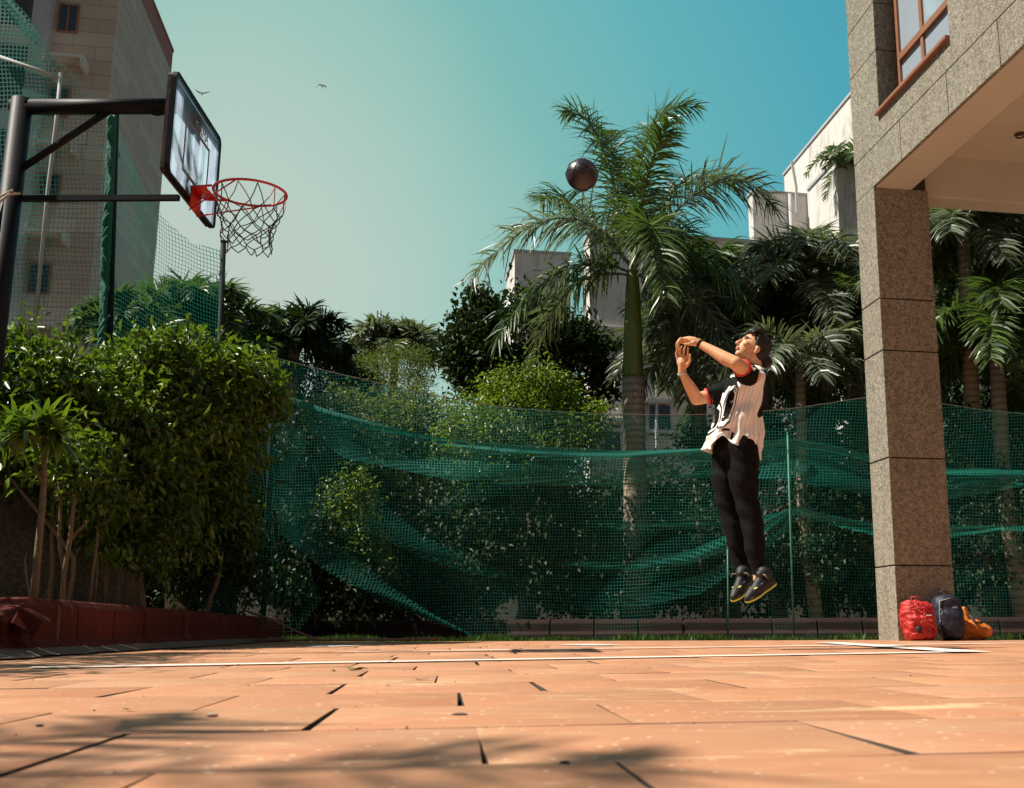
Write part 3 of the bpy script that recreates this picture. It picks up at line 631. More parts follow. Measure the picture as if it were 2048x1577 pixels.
for (u0_, u1_, v0_, v1_) in ((1305, 1335, 590, 770), (1300, 1340, 812, 870), (1210, 1240, 850, 900), (1440, 1480, 600, 760)):
    a = at_d(u0_, v1_, d4_ - .03); c = at_d(u1_, v0_, d4_ - .03)
    m = MB(); m.edz(a.dot(EV), c.dot(EV), d4_ - .04, d4_ + .05, a.z, c.z); wn = m.build('window', M['dglass'], tb4)
    m = MB(); m.edz(a.dot(EV) - .15, c.dot(EV) + .15, d4_ - .35, d4_ - .041, c.z + .05, c.z + .14); m.build('sunshade', M['white'], wn)
m = MB(); m.tube([ED(e3_ + 1.4, d3_ - .08, z3_), ED(e3_ + 1.4, d3_ - .08, 0)], .06, 8); m.build('drainpipe', M['conc'], tb3, True)
m = MB(); m.tube([ED(e4_ + 2.0, d4_ - .12, z4_), ED(e4_ + 2.0, d4_ - .12, 0)], .05, 8); m.build('drainpipe', M['conc'], tb4, True)
for z in (z4_ - 3.1, z4_ - 6.2):
    m = MB(); m.edz(e4_ - .06, e4_ + 9.6, d4_ - .10, d4_ - .002, z, z + .12); m.build('ledge', M['white'], tb4)
m = MB(); m.box((1, 26, 1.1), (40, .25, 2.2)); m.box((1, 26, 2.26), (40.1, .35, .12)); tag(m.build('gap_filler_wall', M['gran_wall']), 'low dark wall added far behind the trees to cover bright sky gaps', 'wall')  # invented wall, darkens the bright sky gaps low behind the trees
q = at(1690, 318, 30.6); t = thing('roof_plant', q - Vector((0, 0, .25)), 'green spiky plant hanging over the stained white block at the pillar edge', 'plant')
for k in range(12): add_frond(t, rand_frond(q - Vector((0, 0, .2)), k * 2.4, random.uniform(.2, 1.2), random.uniform(1.0, 1.7), 1.0), M['frond'], n=26, L=.4, W=.05, plum=.3, droop=.9, r0=.02, seed=700 + k)
# far mast
p = at(755, 690, 60); m = MB(); m.tube([Vector((p.x, p.y, 0)), at(755, 622, 60)], .05, 6)
m.tube([Vector((p.x + .25, p.y, p.z - 3)), at(762, 622, 60)], .04, 6)
tag(m.build('antenna_mast', M['conc']), 'thin pale twin antenna mast far behind the feathery tree', 'mast')

# ================================================================== PALMS
def crown_base(u, v, y): return at(u, v, y)
rp = at(1265, 560, 17.0); gb = Vector((rp.x + .05, 17.0, .15))
palm = thing('royal_palm', gb, 'tall royal palm with smooth green crownshaft, its crown above the jumping player', 'palm tree')
m = MB(); zc1 = at(1268, 757, 17).z
m.tube([gb, gb.lerp(Vector((rp.x, 17, zc1)), .35), gb.lerp(Vector((rp.x, 17, zc1)), .7), Vector((rp.x, 17, zc1))], [.23, .20, .175, .185], 20); m.build('trunk', M['ptrunk'], palm, True)
m = MB(); m.tube([Vector((rp.x, 17, zc1 - .02)), Vector((rp.x, 17, zc1 + .12)), Vector((rp.x, 17, zc1 + .6)), Vector((rp.x, 17, rp.z - .3)), rp, rp + Vector((0, 0, .5))], [.155, .165, .15, .125, .105, .05], 20); m.build('crownshaft', M['shaft'], palm, True)
fr_list = [  # (control pixels, depth offsets at mid and tip, leaflet length)
    ([(1262, 540), (1200, 400), (1060, 400), (945, 560)], (-.3, -.8), .62),
    ([(1262, 530), (1230, 380), (1210, 220), (1130, 225)], (.3, .5), .52),
    ([(1266, 530), (1262, 350), (1290, 190), (1388, 215)], (.2, .2), .52),
    ([(1270, 530), (1350, 400), (1470, 290), (1550, 420)], (-.2, -.3), .62),
    ([(1268, 530), (1290, 400), (1380, 330), (1470, 360)], (.9, 1.6), .5),
    ([(1258, 545), (1190, 510), (1080, 520), (990, 690)], (-.6, -1.0), .55),
    ([(1258, 550), (1180, 540), (1110, 560), (1060, 740)], (.5, .6), .5),
    ([(1262, 535), (1190, 450), (1140, 380), (1080, 400)], (.8, 1.4), .5),
    ([(1275, 545), (1360, 480), (1450, 510), (1500, 620)], (-.2, -.5), .55),
    ([(1275, 550), (1350, 540), (1440, 590), (1470, 760)], (-.5, -.8), .55),
    ([(1270, 540), (1290, 420), (1310, 400), (1330, 600)], (-1.2, -1.7), .55),
    ([(1266, 530), (1240, 420), (1250, 300), (1200, 260)], (1.0, 1.5), .5),
    ([(1270, 550), (1330, 560), (1370, 640), (1370, 800)], (.6, .9), .5),
    ([(1272, 535), (1330, 440), (1370, 440), (1400, 560)], (1.0, 1.6), .5),
    ([(1268, 520), (1280, 400), (1300, 300), (1340, 250)], (-.5, -.8), .45)]
for i, (pp, (m1, m2), L_) in enumerate(fr_list):
    P = [at(pp[0][0], pp[0][1], 17), at(pp[1][0], pp[1][1], 17 + m1 * .5), at(pp[2][0], pp[2][1], 17 + m1), at(pp[3][0], pp[3][1], 17 + m2)]
    add_frond(palm, P, M['frond'] if i % 3 else M['pfrond'], n=125, L=L_ * 1.25, W=.030, plum=.6, droop=1.15, r0=.035, seed=100 + i)
def palm_tree(name, label, u, v, y, L, nf, r=.12, mat='frond', fan=False, az0=0, plum=.45, sag=.9, W=.036, nl=85, elr=(.0, 1.2), group=None, LL=.5):
    c = at(u, v, y); t = thing(name, (c.x, c.y, .15), label, 'palm tree', group)
    m = MB(); m.tube([Vector((c.x + .1, c.y, .1)), Vector((c.x - .05, c.y, c.z * .5)), c], [r * 1.25, r, r * .8], 12); m.build('trunk', M['ptrunk'], t, True)
    for i in range(nf):
        az = az0 + i * 2.399 + random.uniform(-.2, .2); el = elr[0] + (elr[1] - elr[0]) * ((i + .5) / nf)
        add_frond(t, rand_frond(c, az, el, L * random.uniform(.85, 1.1), sag * random.uniform(.6, 1.2)), M[mat], n=nl, L=LL * random.uniform(.85, 1.1), W=W, plum=plum, droop=.9, r0=.025, seed=int(u * 7 + i))
    return t
GP = 'palms crowded behind the green net'
palm_tree('palm_tree', 'palm with glossy drooping fronds just left of the pillar, below the white blocks', 1615, 560, 18, 1.9, 18, mat='pfrond', group=GP, elr=(-.2, 1.3), LL=.6)
palm_tree('palm_tree', 'palm with bushy green crown between the royal palm and the grey block', 1440, 570, 20, 1.7, 16, mat='frond', group=GP, elr=(-.2, 1.2), LL=.55)
palm_tree('palm_tree', 'small palm with pale drooping fronds right behind the player head', 1600, 720, 16.2, 1.25, 14, mat='pfrond', group=GP, r=.09, elr=(-.1, 1.1), LL=.45, nl=45)
palm_tree('palm_tree', 'dark palm touching the left edge of the pillar at mid height', 1712, 660, 17.5, 1.7, 16, mat='frond', group=GP, elr=(-.4, 1.1))
palm_tree('palm_tree', 'palm with pale sunlit fan of fronds just right of the pillar top', 1925, 455, 16, 1.9, 20, mat='pfrond', group=GP, elr=(-.3, 1.2), LL=.55)
palm_tree('palm_tree', 'palm with long hanging fronds filling the right edge under the ceiling', 2060, 520, 17, 2.6, 20, mat='frond', group=GP, elr=(-.4, 1.2), LL=.65)
palm_tree('palm_tree', 'low dark palm at the right edge above the net', 1990, 660, 15.5, 1.8, 16, mat='frond', group=GP, elr=(-.3, 1.0), LL=.5)
palm_tree('palm_tree', 'dark shaded palm with hanging fronds between the player hands and the royal palm', 1400, 640, 18.5, 1.9, 16, mat='pfrond', group=GP, elr=(-.4, 1.0), LL=.5)
palm_tree('palm_tree', 'dark palm in the shade behind the player back, its fronds above the net', 1530, 640, 19, 2.1, 16, mat='frond', group=GP, elr=(-.5, 1.0), LL=.55)
GL = 'dark palms behind the left hedge'
palm_tree('palm_tree', 'dark palm with dense plume fronds left of the feathery green tree', 590, 690, 19, 1.25, 20, mat='dark', group=GL, plum=.9, sag=.7, LL=.36, elr=(0, 1.5), W=.045)
palm_tree('palm_tree', 'dark palm whose fronds show against the sky below the hoop net', 385, 655, 15.5, 1.3, 18, mat='frond', group=GL, plum=.7, sag=.6, LL=.38, elr=(.1, 1.5))
palm_tree('palm_tree', 'dark palm in front of the tower base beside the green net pole', 265, 670, 14.5, .95, 16, mat='frond', group=GL, plum=.6, sag=.7, LL=.34, elr=(0, 1.4))
palm_tree('palm_tree', 'dark palm between the far net pole and the plume palm', 480, 700, 17, 1.1, 14, mat='dark', group=GL, plum=.6, sag=.6, LL=.36, elr=(0, 1.4))
palm_tree('palm_tree', 'palm with pale tips rising above the feathery green tree', 790, 705, 27, 1.6, 14, mat='pfrond', plum=.5, sag=.6, LL=.55, elr=(.2, 1.5), W=.08)

# ================================================================== BROADLEAF TREES
def blob(u, v, y, ru, rv, ry): # ellipsoid from pixel centre, pixel radii and depth radius
    c = at(u, v, y); s = y / 2150; return (c.x, c.y, c.z, ru * s, ry, rv * s)
GH = 'ficus trees of the left hedge'
def hedge(label, u, v, y, ru, rv, ry, n, tu, mat='ficus', extra=(), L=.085, W=.042, nt=2):
    bx = G(tu, 1290).x if False else at(tu, 1210, y).x; base = (bx, y, .2)
    bl = [blob(u, v, y, ru, rv, ry)] + [blob(*e_) for e_ in extra]; c = bl[0]
    tr_ = []
    for k in range(nt): tr_.append(([(random.uniform(-.1, .1), 0, 0), (random.uniform(-.15, .15), random.uniform(-.1, .1), .5), ((c[0] - bx) * .5 + random.uniform(-.2, .2), random.uniform(-.1, .1), c[2] * .6), (c[0] - bx, 0, c[2])], .022))
    return tree('ficus_tree', label, 'tree', base, bl, n, L, W, M[mat], tr_, M['bark'], GH, clump=.11, droop=.7, per=24)
hedge('sunlit bushy ficus at the far left edge, above the thin tree', 15, 820, 8.8, 130, 105, .75, 14000, 120, extra=[(95, 785, 8.9, 75, 50, .6), (150, 920, 9.2, 85, 65, .5), (20, 715, 8.9, 45, 26, .4), (125, 705, 8.9, 22, 16, .2)], L=.095)
hedge('ficus with bright sunlit top left of the hedge middle', 250, 880, 9.6, 125, 115, .8, 16000, 195, extra=[(205, 800, 9.6, 80, 40, .7), (285, 745, 9.8, 55, 34, .4), (330, 705, 9.9, 30, 16, .3), (260, 1000, 9.8, 100, 75, .6)], L=.095)
hedge('largest dark ficus in the hedge middle with bright tips above', 375, 835, 10.6, 110, 105, .9, 17000, 290, extra=[(370, 730, 10.6, 50, 32, .5), (455, 745, 10.6, 55, 30, .5), (420, 700, 10.6, 26, 14, .3), (370, 970, 10.8, 105, 110, .7)], L=.10)
hedge('ficus at the right end of the hedge, next to the net corner', 440, 850, 11.6, 62, 100, .7, 10000, 420, extra=[(500, 770, 11.3, 40, 30, .35), (540, 795, 11.2, 28, 14, .2), (525, 740, 11.2, 25, 10, .2), (420, 1030, 11.8, 62, 95, .6)], L=.105)
hedge('low ficus below the bright crowns, hedge shade put into its darker leaves', 210, 1000, 10.9, 210, 110, .5, 15000, 240, mat='dark', extra=[(330, 1070, 11.5, 140, 80, .5), (60, 880, 10.6, 110, 100, .4), (420, 1120, 12.2, 70, 80, .5)], L=.10)  # same hedge in darker leaves: shade under the crowns put into colour
t_ = tree('ficus_tree', 'ficus in the planter beside the camera, shading the left of the paving', 'tree', (-5.1, 4.6, .1), [(-4.9, 4.9, 2.6, .7, .9, .5), (-4.8, 3.7, 2.9, .5, .7, .4), (-5.0, 6.0, 2.5, .6, .6, .5)], 5200, .10, .05, M['ficus'], [([(0, 0, 0), (0, 0, 1.2), (.2, .2, 2.6)], .05)], M['bark'], GH, clump=.14, droop=.6, per=22)
# thin tree with strappy leaves
bp = at(68, 1205, 7.0); cp = at(88, 855, 7.0); t = thing('dracaena_tree', (bp.x, 7.0, .2), 'thin bare stemmed tree with strappy leaves at the far left', 'tree')
m = MB(); m.tube([(bp.x, 7, .2), at(76, 1100, 7), at(85, 1010, 7), at(88, 960, 7.02), cp], [.026, .022, .020, .018, .015], 9); m.tube([at(85, 965, 7), at(73, 945, 7), at(71, 920, 7)], [.012, .01, .007], 6); m.tube([at(90, 905, 7), at(80, 885, 7), at(60, 870, 6.9)], [.014, .012, .008], 6); m.build('trunk', M['bark'], t, True)
Vs = []; Qs = []; Ts = []; off = 0
for k, hd in enumerate([(88, 850, 7.0), (55, 862, 6.9), (30, 850, 7.1), (115, 880, 7.05), (5, 870, 7.0)]):
    c = np.array(at(*hd))
    for j in range(46):
        az = random.uniform(0, 6.28); el = random.uniform(-.3, 1.35); L_ = random.uniform(.14, .30); d = np.array([math.cos(az) * math.cos(el), math.sin(az) * math.cos(el), math.sin(el)]); s_ = np.cross(d, [0, 0, 1.]); s_ /= np.linalg.norm(s_) + 1e-6
        p = c.copy()
        for q in range(5):
            wq = .034 * (.5, 1, 1, .7, .08)[q]; Vs += [p + s_ * wq / 2, p - s_ * wq / 2]; d = d + np.array([0, 0, -.32]); d /= np.linalg.norm(d); p = p + d * L_ / 4
        for q in range(4): Qs.append((off + 2 * q, off + 2 * q + 1, off + 2 * q + 3, off + 2 * q + 2))
        Ts += [random.random()] * 10; off += 10
tri_obj('crown', np.array(Vs), np.array(Qs), M['ficus'], t, Ts)
# dry sapling stick beside it
m = MB(); m.tube([at(60, 1200, 6.8), at(52, 1150, 6.8), at(50, 1120, 6.8), at(53, 1105, 6.8)], [.007, .006, .005, .003], 5); tag(m.build('dry_stick', M['bark']), 'thin dry stick standing left of the strappy leaved tree', 'stick')
# bare multi-stemmed trunks in the hedge shade
def stems(label, polys, y, r):
    p0 = at(polys[0][0][0], 1215, y); t = thing('bare_trunk_shrub', (p0.x, y, .2), label, 'tree', 'bare stemmed shrubs under the hedge'); m = MB()
    for k, pl in enumerate(polys): m.tube([at(a, c, y + .03 * k) for a, c in pl], [r * (1 - .5 * i / (len(pl) - 1)) * (1 if k == 0 else .75) for i in range(len(pl))], 7)
    m.build('trunk', M['bark'], t, True)
    c = blob(polys[0][-1][0], polys[0][-1][1] - 30, y, 60, 55, .25); P, tn_, cc, out = crown_pts([c], 700, .07, 20); V_, F_, T_2 = leaves(P, .08, .04, .7, .9, tn_, out); tri_obj('crown', V_, F_, M['ficus'], t, T_2)
stems('forked bare trunk splitting in two, right of the thin strappy tree', [[(125, 1215), (127, 1150), (140, 1080), (148, 1000), (155, 950)], [(128, 1150), (118, 1080), (122, 1000), (112, 950)], [(140, 1080), (158, 1060), (178, 1040)]], 8.2, .022)
stems('pair of thin bare stems right of the forked trunk', [[(180, 1210), (185, 1150), (195, 1080), (196, 1030)], [(188, 1210), (194, 1150), (193, 1080)]], 8.8, .015)
stems('slender bare stems in the shade at the hedge middle', [[(208, 1215), (212, 1150), (220, 1110), (235, 1090)], [(215, 1215), (216, 1150), (232, 1105)], [(235, 1215), (238, 1150), (247, 1125)]], 9.2, .013)
stems('leaning thick reddish bare trunk in the hedge shade', [[(250, 1215), (258, 1170), (275, 1145), (300, 1120)], [(278, 1215), (280, 1150), (276, 1130)]], 9.6, .03)
# behind the net
tree('leathery_tree', 'dark round tree with leathery shiny leaves, egret on top', 'tree', (at(1060, 1200, 19).x, 19, .15),
     [blob(1040, 690, 19, 125, 105, 1.1), blob(950, 700, 19, 55, 90, .7), blob(1130, 760, 19.2, 85, 110, .8), blob(975, 630, 18.9, 55, 45, .4), blob(1170, 720, 19, 55, 80, .5)], 15000, .13, .075, M['dark'], [([(0, 0, 0), (0, 0, 2), (-.2, 0, 4)], .12)], M['darkbark'], clump=.13, droop=-.3, per=18)
GB = 'bushy trees behind the green net'
tree('bushy_tree', 'bright yellow-green bushy tree in front of the dark leathery tree', 'tree', (at(1040, 1200, 16).x, 16, .15),
     [blob(1050, 880, 16, 140, 110, .9), blob(1060, 780, 16, 90, 50, .6), blob(960, 870, 16, 80, 90, .6), blob(1150, 850, 16, 70, 70, .6), blob(1040, 960, 16.2, 110, 50, .5)], 21000, .075, .042, M['bright'], [([(0, 0, 0), (.1, 0, 1), (0, 0, 2)], .08)], M['bark'], GB, clump=.11)
tree('bushy_tree', 'dense bushy tree seen through the net between the hedge and the bright tree', 'tree', (at(790, 1200, 17.5).x, 17.5, .15),
     [blob(780, 880, 17.5, 130, 80, .8), blob(700, 850, 17.5, 80, 70, .6), blob(860, 860, 17.5, 90, 60, .6), blob(800, 940, 17.5, 140, 50, .6)], 15000, .08, .045, M['acacia'], [([(0, 0, 0), (.1, 0, 1), (0, 0, 2)], .08)], M['bark'], GB, clump=.12)
tree('bushy_tree', 'small sunlit bush close behind the left part of the net', 'tree', (at(690, 1200, 14.6).x, 14.6, .15),
     [blob(700, 1000, 14.6, 50, 60, .35), blob(680, 1070, 14.6, 50, 60, .35), blob(730, 1120, 14.6, 60, 70, .4)], 7000, .06, .034, M['bright'], [([(0, 0, 0), (0, 0, .5), (0, 0, 1)], .04)], M['bark'], GB, clump=.08)
tree('bushy_tree', 'shrub and lower crowns between net and back kerb, their shade put into dark leaves', 'tree', (at(950, 1200, 15.9).x, 15.9, .15),
     [blob(1050, 1050, 16, 150, 110, .5), blob(850, 1040, 16.2, 160, 90, .5), blob(950, 1130, 15.9, 200, 90, .5), blob(1130, 1130, 16, 130, 100, .5), blob(760, 1150, 15.9, 120, 80, .4), blob(600, 1050, 16.5, 90, 160, .5)], 30000, .09, .05, M['dark'], [([(0, 0, 0), (0, 0, .3), (0, 0, .6)], .04)], M['bark'], GB, clump=.12)  # includes lower crowns of neighbouring trees, their shade put into the leaf colour
tree('bushy_tree', 'dark shrubbery tree behind the net right of the royal palm trunk', 'tree', (at(1450, 1200, 16.5).x, 16.5, .15),
     [blob(1400, 1080, 16.5, 120, 130, .6), blob(1560, 1020, 16.5, 140, 170, .6), blob(1690, 1080, 16.3, 100, 150, .6), blob(1480, 900, 17, 120, 70, .5)], 22000, .085, .047, M['dark'], [([(0, 0, 0), (0, 0, .6), (0, 0, 1.4)], .06)], M['bark'], GB, clump=.12)
tree('bushy_tree', 'dark bushy tree behind the net right of the pillar', 'tree', (at(1990, 1200, 15.8).x, 15.8, .15),
     [blob(1960, 1060, 15.8, 130, 160, .6), blob(2060, 980, 15.8, 130, 150, .6), blob(1920, 900, 16, 90, 80, .5)], 15000, .085, .047, M['dark'], [([(0, 0, 0), (0, 0, .6), (0, 0, 1.4)], .06)], M['bark'], GB, clump=.12)
tree('bushy_tree', 'small bright green shrub beside the palms above the net, left of the pillar', 'tree', (at(1645, 1100, 17).x, 17, .15),
     [blob(1650, 790, 17, 45, 45, .3), blob(1690, 850, 17, 50, 50, .3)], 2500, .09, .05, M['bright'], [([(0, 0, 0), (0, 0, 1), (0, 0, 2)], .04)], M['bark'], GB, clump=.09)
tree('feathery_tree', 'feathery light green tree behind the net, rising against the sky', 'tree', (at(790, 1200, 23).x, 23, .15),
     [blob(790, 760, 23, 80, 60, .9), blob(720, 750, 23, 60, 40, .6), blob(825, 725, 23, 38, 24, .4), blob(740, 830, 23, 100, 55, .9)], 22000, .06, .02, M['acacia'], [([(0, 0, 0), (0, 0, 2), (.2, 0, 4)], .1)], M['darkbark'], clump=.14, per=40)
tree('bushy_tree', 'dark undergrowth shrub at the left foot of the big net', 'tree', (at(600, 1200, 14.3).x, 14.3, .15),
     [blob(600, 1120, 14.3, 90, 110, .4), blob(540, 1000, 14.6, 60, 130, .4), blob(700, 1190, 14.3, 90, 60, .4), blob(640, 880, 15, 60, 90, .4)], 12000, .08, .045, M['dark'], [([(0, 0, 0), (0, 0, .3), (0, 0, .6)], .04)], M['bark'], GB, clump=.10)
tree('bushy_tree', 'dark tree with sky sparkle between its leaves, above the left end of the net top', 'tree', (at(640, 1200, 20).x, 20, .15),
     [blob(640, 750, 20, 75, 35, .5), blob(570, 760, 20, 60, 50, .5), blob(700, 770, 20, 50, 30, .4), blob(610, 840, 20, 60, 60, .5)], 7000, .09, .045, M['dark'], [([(0, 0, 0), (0, 0, 2), (0, 0, 3.6)], .07)], M['darkbark'], GB, clump=.12)
# tree rows closing the gap low behind everything
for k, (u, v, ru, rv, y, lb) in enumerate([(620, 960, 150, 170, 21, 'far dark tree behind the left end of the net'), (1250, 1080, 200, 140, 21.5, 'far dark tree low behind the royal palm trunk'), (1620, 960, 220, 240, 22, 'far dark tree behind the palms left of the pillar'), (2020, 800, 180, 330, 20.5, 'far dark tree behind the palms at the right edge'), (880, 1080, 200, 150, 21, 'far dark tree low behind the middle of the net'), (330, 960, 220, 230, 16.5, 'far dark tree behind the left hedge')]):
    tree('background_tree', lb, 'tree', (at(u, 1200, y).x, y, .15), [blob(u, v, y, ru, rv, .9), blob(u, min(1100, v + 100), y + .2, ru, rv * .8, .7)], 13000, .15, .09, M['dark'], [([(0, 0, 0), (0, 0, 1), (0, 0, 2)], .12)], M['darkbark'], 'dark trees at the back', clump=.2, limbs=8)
# palm out of frame at the near left whose fronds shade the foreground paving
c = Vector((-5.65, .45, 6.0)); t = thing('palm_tree', (-5.9, .2, .1), 'tall palm left of the camera whose fronds throw shade across the paving', 'palm tree')
m = MB(); m.tube([(-5.9, .2, .1), (-5.8, .3, 3), c], [.17, .14, .1], 10); m.build('trunk', M['ptrunk'], t, True)
for i, (az, el, L_) in enumerate([(.10, .25, 1.9), (-.75, .2, 1.7), (.8, .2, 1.3), (2.2, .3, 1.3), (3.5, .4, 1.3)]):
    add_frond(t, rand_frond(c, az, el, L_, .8), M['frond'], n=30, L=.42, W=.035, plum=.3, droop=.8, r0=.025, seed=900 + i)

# ================================================================== NETS
def sheet(name, mat, top, bot, y, nu, nv, dens, parent=None, amp=.05, ph=0.0, yoff=None, fold=6.0):
    """top / bot: lists of (u,v) pixels at depth y; hung cloth between them with real waves in depth"""
    def lerp_pl(pl, s):
        x = s * (len(pl) - 1); i = min(int(x), len(pl) - 2); f = x - i; f = f * f * (3 - 2 * f) * .35 + f * .65
        return tuple(pl[i][k] * (1 - f) + pl[i + 1][k] * f for k in range(len(pl[0])))
    vs = []; uv = []; dn = []; ulen = 0; prev = None
    for i in range(nu + 1):
        s = i / nu; a = lerp_pl(top, s); b_ = lerp_pl(bot, s); ya_ = y if not yoff else y + yoff(s); A_ = at(a[0], a[1], ya_); B_ = at(b_[0], b_[1], ya_)
        if prev is not None: ulen += math.hypot(A_.x - prev.x, A_.y - prev.y)
        prev = A_; dA = a[2] if len(a) > 2 else dens; dB = b_[2] if len(b_) > 2 else dens
        for j in range(nv + 1):
            q = j / nv; p = A_.lerp(B_, q)
            wv = math.sin(ulen * fold * .55 + ph + q * 2.1) * .6 + math.sin(ulen * fold * .23 + 2 * ph + q * 4.7) * .7 + noise.noise(Vector((ulen * .9, p.z * 1.4, ph))) * 1.2
            p.y += amp * wv * (.35 + q * .65); p.z += amp * .25 * math.sin(ulen * 2.3 + q * 5)
            vs.append(p); uv.append((ulen + .02 * math.sin(p.z * 6 + ulen), p.z + .06 * noise.noise(Vector((ulen * .6, q * 2, ph + 5))))); dn.append(dA * (1 - q) + dB * q)
    fs = [(i * (nv + 1) + j, i * (nv + 1) + j + 1, (i + 1) * (nv + 1) + j + 1, (i + 1) * (nv + 1) + j) for i in range(nu) for j in range(nv)]
    me = bpy.data.meshes.new(name); me.from_pydata([tuple(v_) for v_ in vs], [], fs); me.update()
    ul = me.uv_layers.new(name='UVMap'); idx = np.zeros(len(me.loops), dtype=np.int32); me.loops.foreach_get('vertex_index', idx)
    ul.data.foreach_set('uv', np.array(uv, dtype=np.float32)[idx].ravel()); at_ = me.attributes.new('dens', 'FLOAT', 'POINT'); at_.data.foreach_set('value', np.array(dn, dtype=np.float32))
    return link(name, me, mat, parent, True)
net = thing('safety_net', (0, 13, 0), 'large green mesh safety net hung slack across the back of the court', 'net')
TOP = [(545, 715), (650, 742), (750, 765), (860, 790), (1000, 815), (1120, 825), (1230, 829), (1350, 831), (1480, 828), (1600, 816), (1735, 795), (1885, 808), (1960, 820), (2060, 830), (2200, 835)]
BOT = [(545, 1050), (650, 1140), (750, 1200), (860, 1246), (1000, 1280), (1120, 1285), (1230, 1285), (1350, 1285), (1480, 1285), (1600, 1285), (1735, 1285), (1885, 1285), (1960, 1285), (2060, 1285), (2200, 1285)]
NY = 12.9
sheet('net_panel', M['net'], [(a_, b_, .16) for a_, b_ in TOP], [(a_, b_, .085) for a_, b_ in BOT], NY, 150, 40, .115, net, .07)
# slack folds: second layers of the same net hanging in swags
sw1t = [(570, 790, .45), (660, 822, .5), (760, 850, .55), (880, 875, .6), (1000, 888, .6), (1120, 896, .65), (1250, 902, .7), (1400, 897, .65), (1575, 878, .7), (1660, 890, .6), (1740, 910, .55), (1900, 935, .6), (2060, 942, .6), (2200, 935, .6)]
sw1b = [(x, v_ + 14, .5) for x, v_, _ in sw1t]
sheet('net_fold', M['net'], sw1t, sw1b, NY - .12, 90, 4, .5, net, .02, 1)
sw2t = [(575, 792, .16), (660, 826, .18), (760, 856, .18), (880, 884, .18), (1000, 896, .2), (1120, 904, .22), (1250, 908, .26), (1400, 903, .28), (1575, 884, .30), (1660, 898, .26), (1740, 920, .26), (1900, 943, .3), (2060, 950, .3), (2200, 945, .3)]
sw2b = [(640, 880, .15), (690, 918, .35), (770, 935, .35), (880, 958, .35), (1000, 968, .32), (1120, 970, .32), (1250, 972, .38), (1340, 955, .32), (1560, 960, .3), (1660, 978, .3), (1740, 993, .32), (1900, 998, .4), (2060, 970, .35), (2200, 960, .35)]
sheet('net_fold', M['net'], sw2t, sw2b, NY - .10, 110, 12, .3, net, .03, 2)
# lower swag gathered at the prop pole and falling left
sheet('net_fold', M['net'], [(1120, 1120, .0), (1250, 1126, .25), (1380, 1100, .35), (1500, 1050, .4), (1590, 1013, .6), (1680, 1035, .45), (1760, 1050, .4), (1900, 1052, .4), (2000, 1052, .5), (2080, 1048, .5)],
      [(1120, 1130, .0), (1250, 1142, .2), (1380, 1130, .35), (1500, 1085, .4), (1590, 1026, .6), (1680, 1055, .4), (1760, 1075, .3), (1900, 1076, .4), (2000, 1060, .5), (2080, 1066, .5)], NY - .09, 60, 6, .4, net, .02, 3)
sheet('net_fold', M['net'], [(1150, 1045, .0), (1280, 1050, .18), (1420, 1045, .22), (1520, 1032, .4), (1588, 1018, .5)], [(1150, 1050, .0), (1280, 1062, .12), (1420, 1062, .15), (1520, 1045, .4), (1588, 1026, .5)], NY - .08, 40, 3, .4, net, .02, 4)
sheet('net_fold', M['net'], [(1150, 1210, .0), (1280, 1185, .12), (1400, 1150, .18), (1520, 1090, .25), (1585, 1035, .45)], [(1150, 1222, .0), (1280, 1215, .08), (1400, 1190, .12), (1520, 1110, .3), (1585, 1050, .4)], NY - .08, 40, 3, .3, net, .02, 5)
# left diagonal folds
sheet('net_fold', M['net'], [(600, 990, .08), (640, 1060, .12), (700, 1110, .14), (790, 1180, .20), (870, 1230, .3), (960, 1276, .3)], [(580, 1040, .08), (620, 1120, .10), (690, 1165, .12), (780, 1200, .2), (870, 1240, .3), (960, 1280, .3)], NY - .12, 40, 6, .3, net, .03, 6)
sheet('net_fold', M['net'], [(735, 960, .0), (780, 1020, .10), (850, 1075, .10), (950, 1120, .08), (1060, 1160, .0)], [(735, 1060, .06), (780, 1085, .09), (850, 1120, .09), (950, 1150, .06), (1060, 1170, .0)], NY - .07, 40, 8, .2, net, .03, 7)
sheet('net_fold', M['net'], [(560, 815, .08), (600, 870, .12), (640, 950, .1)], [(556, 1060, .06), (585, 1090, .1), (615, 1130, .1)], NY - .1, 16, 20, .2, net, .04, 8)
# net top rope
m = MB(); m.tube([at(u_, v_, NY + .01) for u_, v_ in TOP], .006, 5); m.build('edge_rope', M['darkbark'], net)
# left wing of the net from the corner toward the camera
sheet('net_panel', M['net'], [(420, 1000), (480, 900), (548, 712)], [(400, 1245), (470, 1255), (548, 1262)], 12.6, 24, 24, .06, net, .04, 9, yoff=lambda s: -.9 + .9 * s)
sheet('net_panel', M['net'], [(548, 760), (560, 900), (600, 1070)], [(540, 1265), (590, 1268), (640, 1200)], 13.1, 20, 24, .06, net, .05, 11)
def pole(label, u0, v0, u1, v1, y, r, mat, y1=None, group='poles holding up the nets'):
    a = at(u0, v0, y); c = at(u1, v1, y1 or y); c.z = max(c.z, -.02); t = thing('net_pole', c, label, 'pole', group)
    m = MB(); m.tube([c, a], r, 10); m.build('shaft', mat, t, True)
    m = MB(); m.tube([a - Vector((0, 0, .01)), a + Vector((0, 0, .015))], r * 1.15, 10); m.build('cap', mat, t, True)
    m = MB()
    for k in (.35, .62, .9): q = c.lerp(a, k); m.tube([q + Vector((r * 1.3 * math.cos(x), r * 1.3 * math.sin(x), x * .004)) for x in np.linspace(0, 12.5, 26)], .003, 4)
    m.build('tie', mat, t)
pole('thin pale green pole propping the slack net, right of the player', 1575, 868, 1588, 1278, NY - .15, .011, M['netp'])
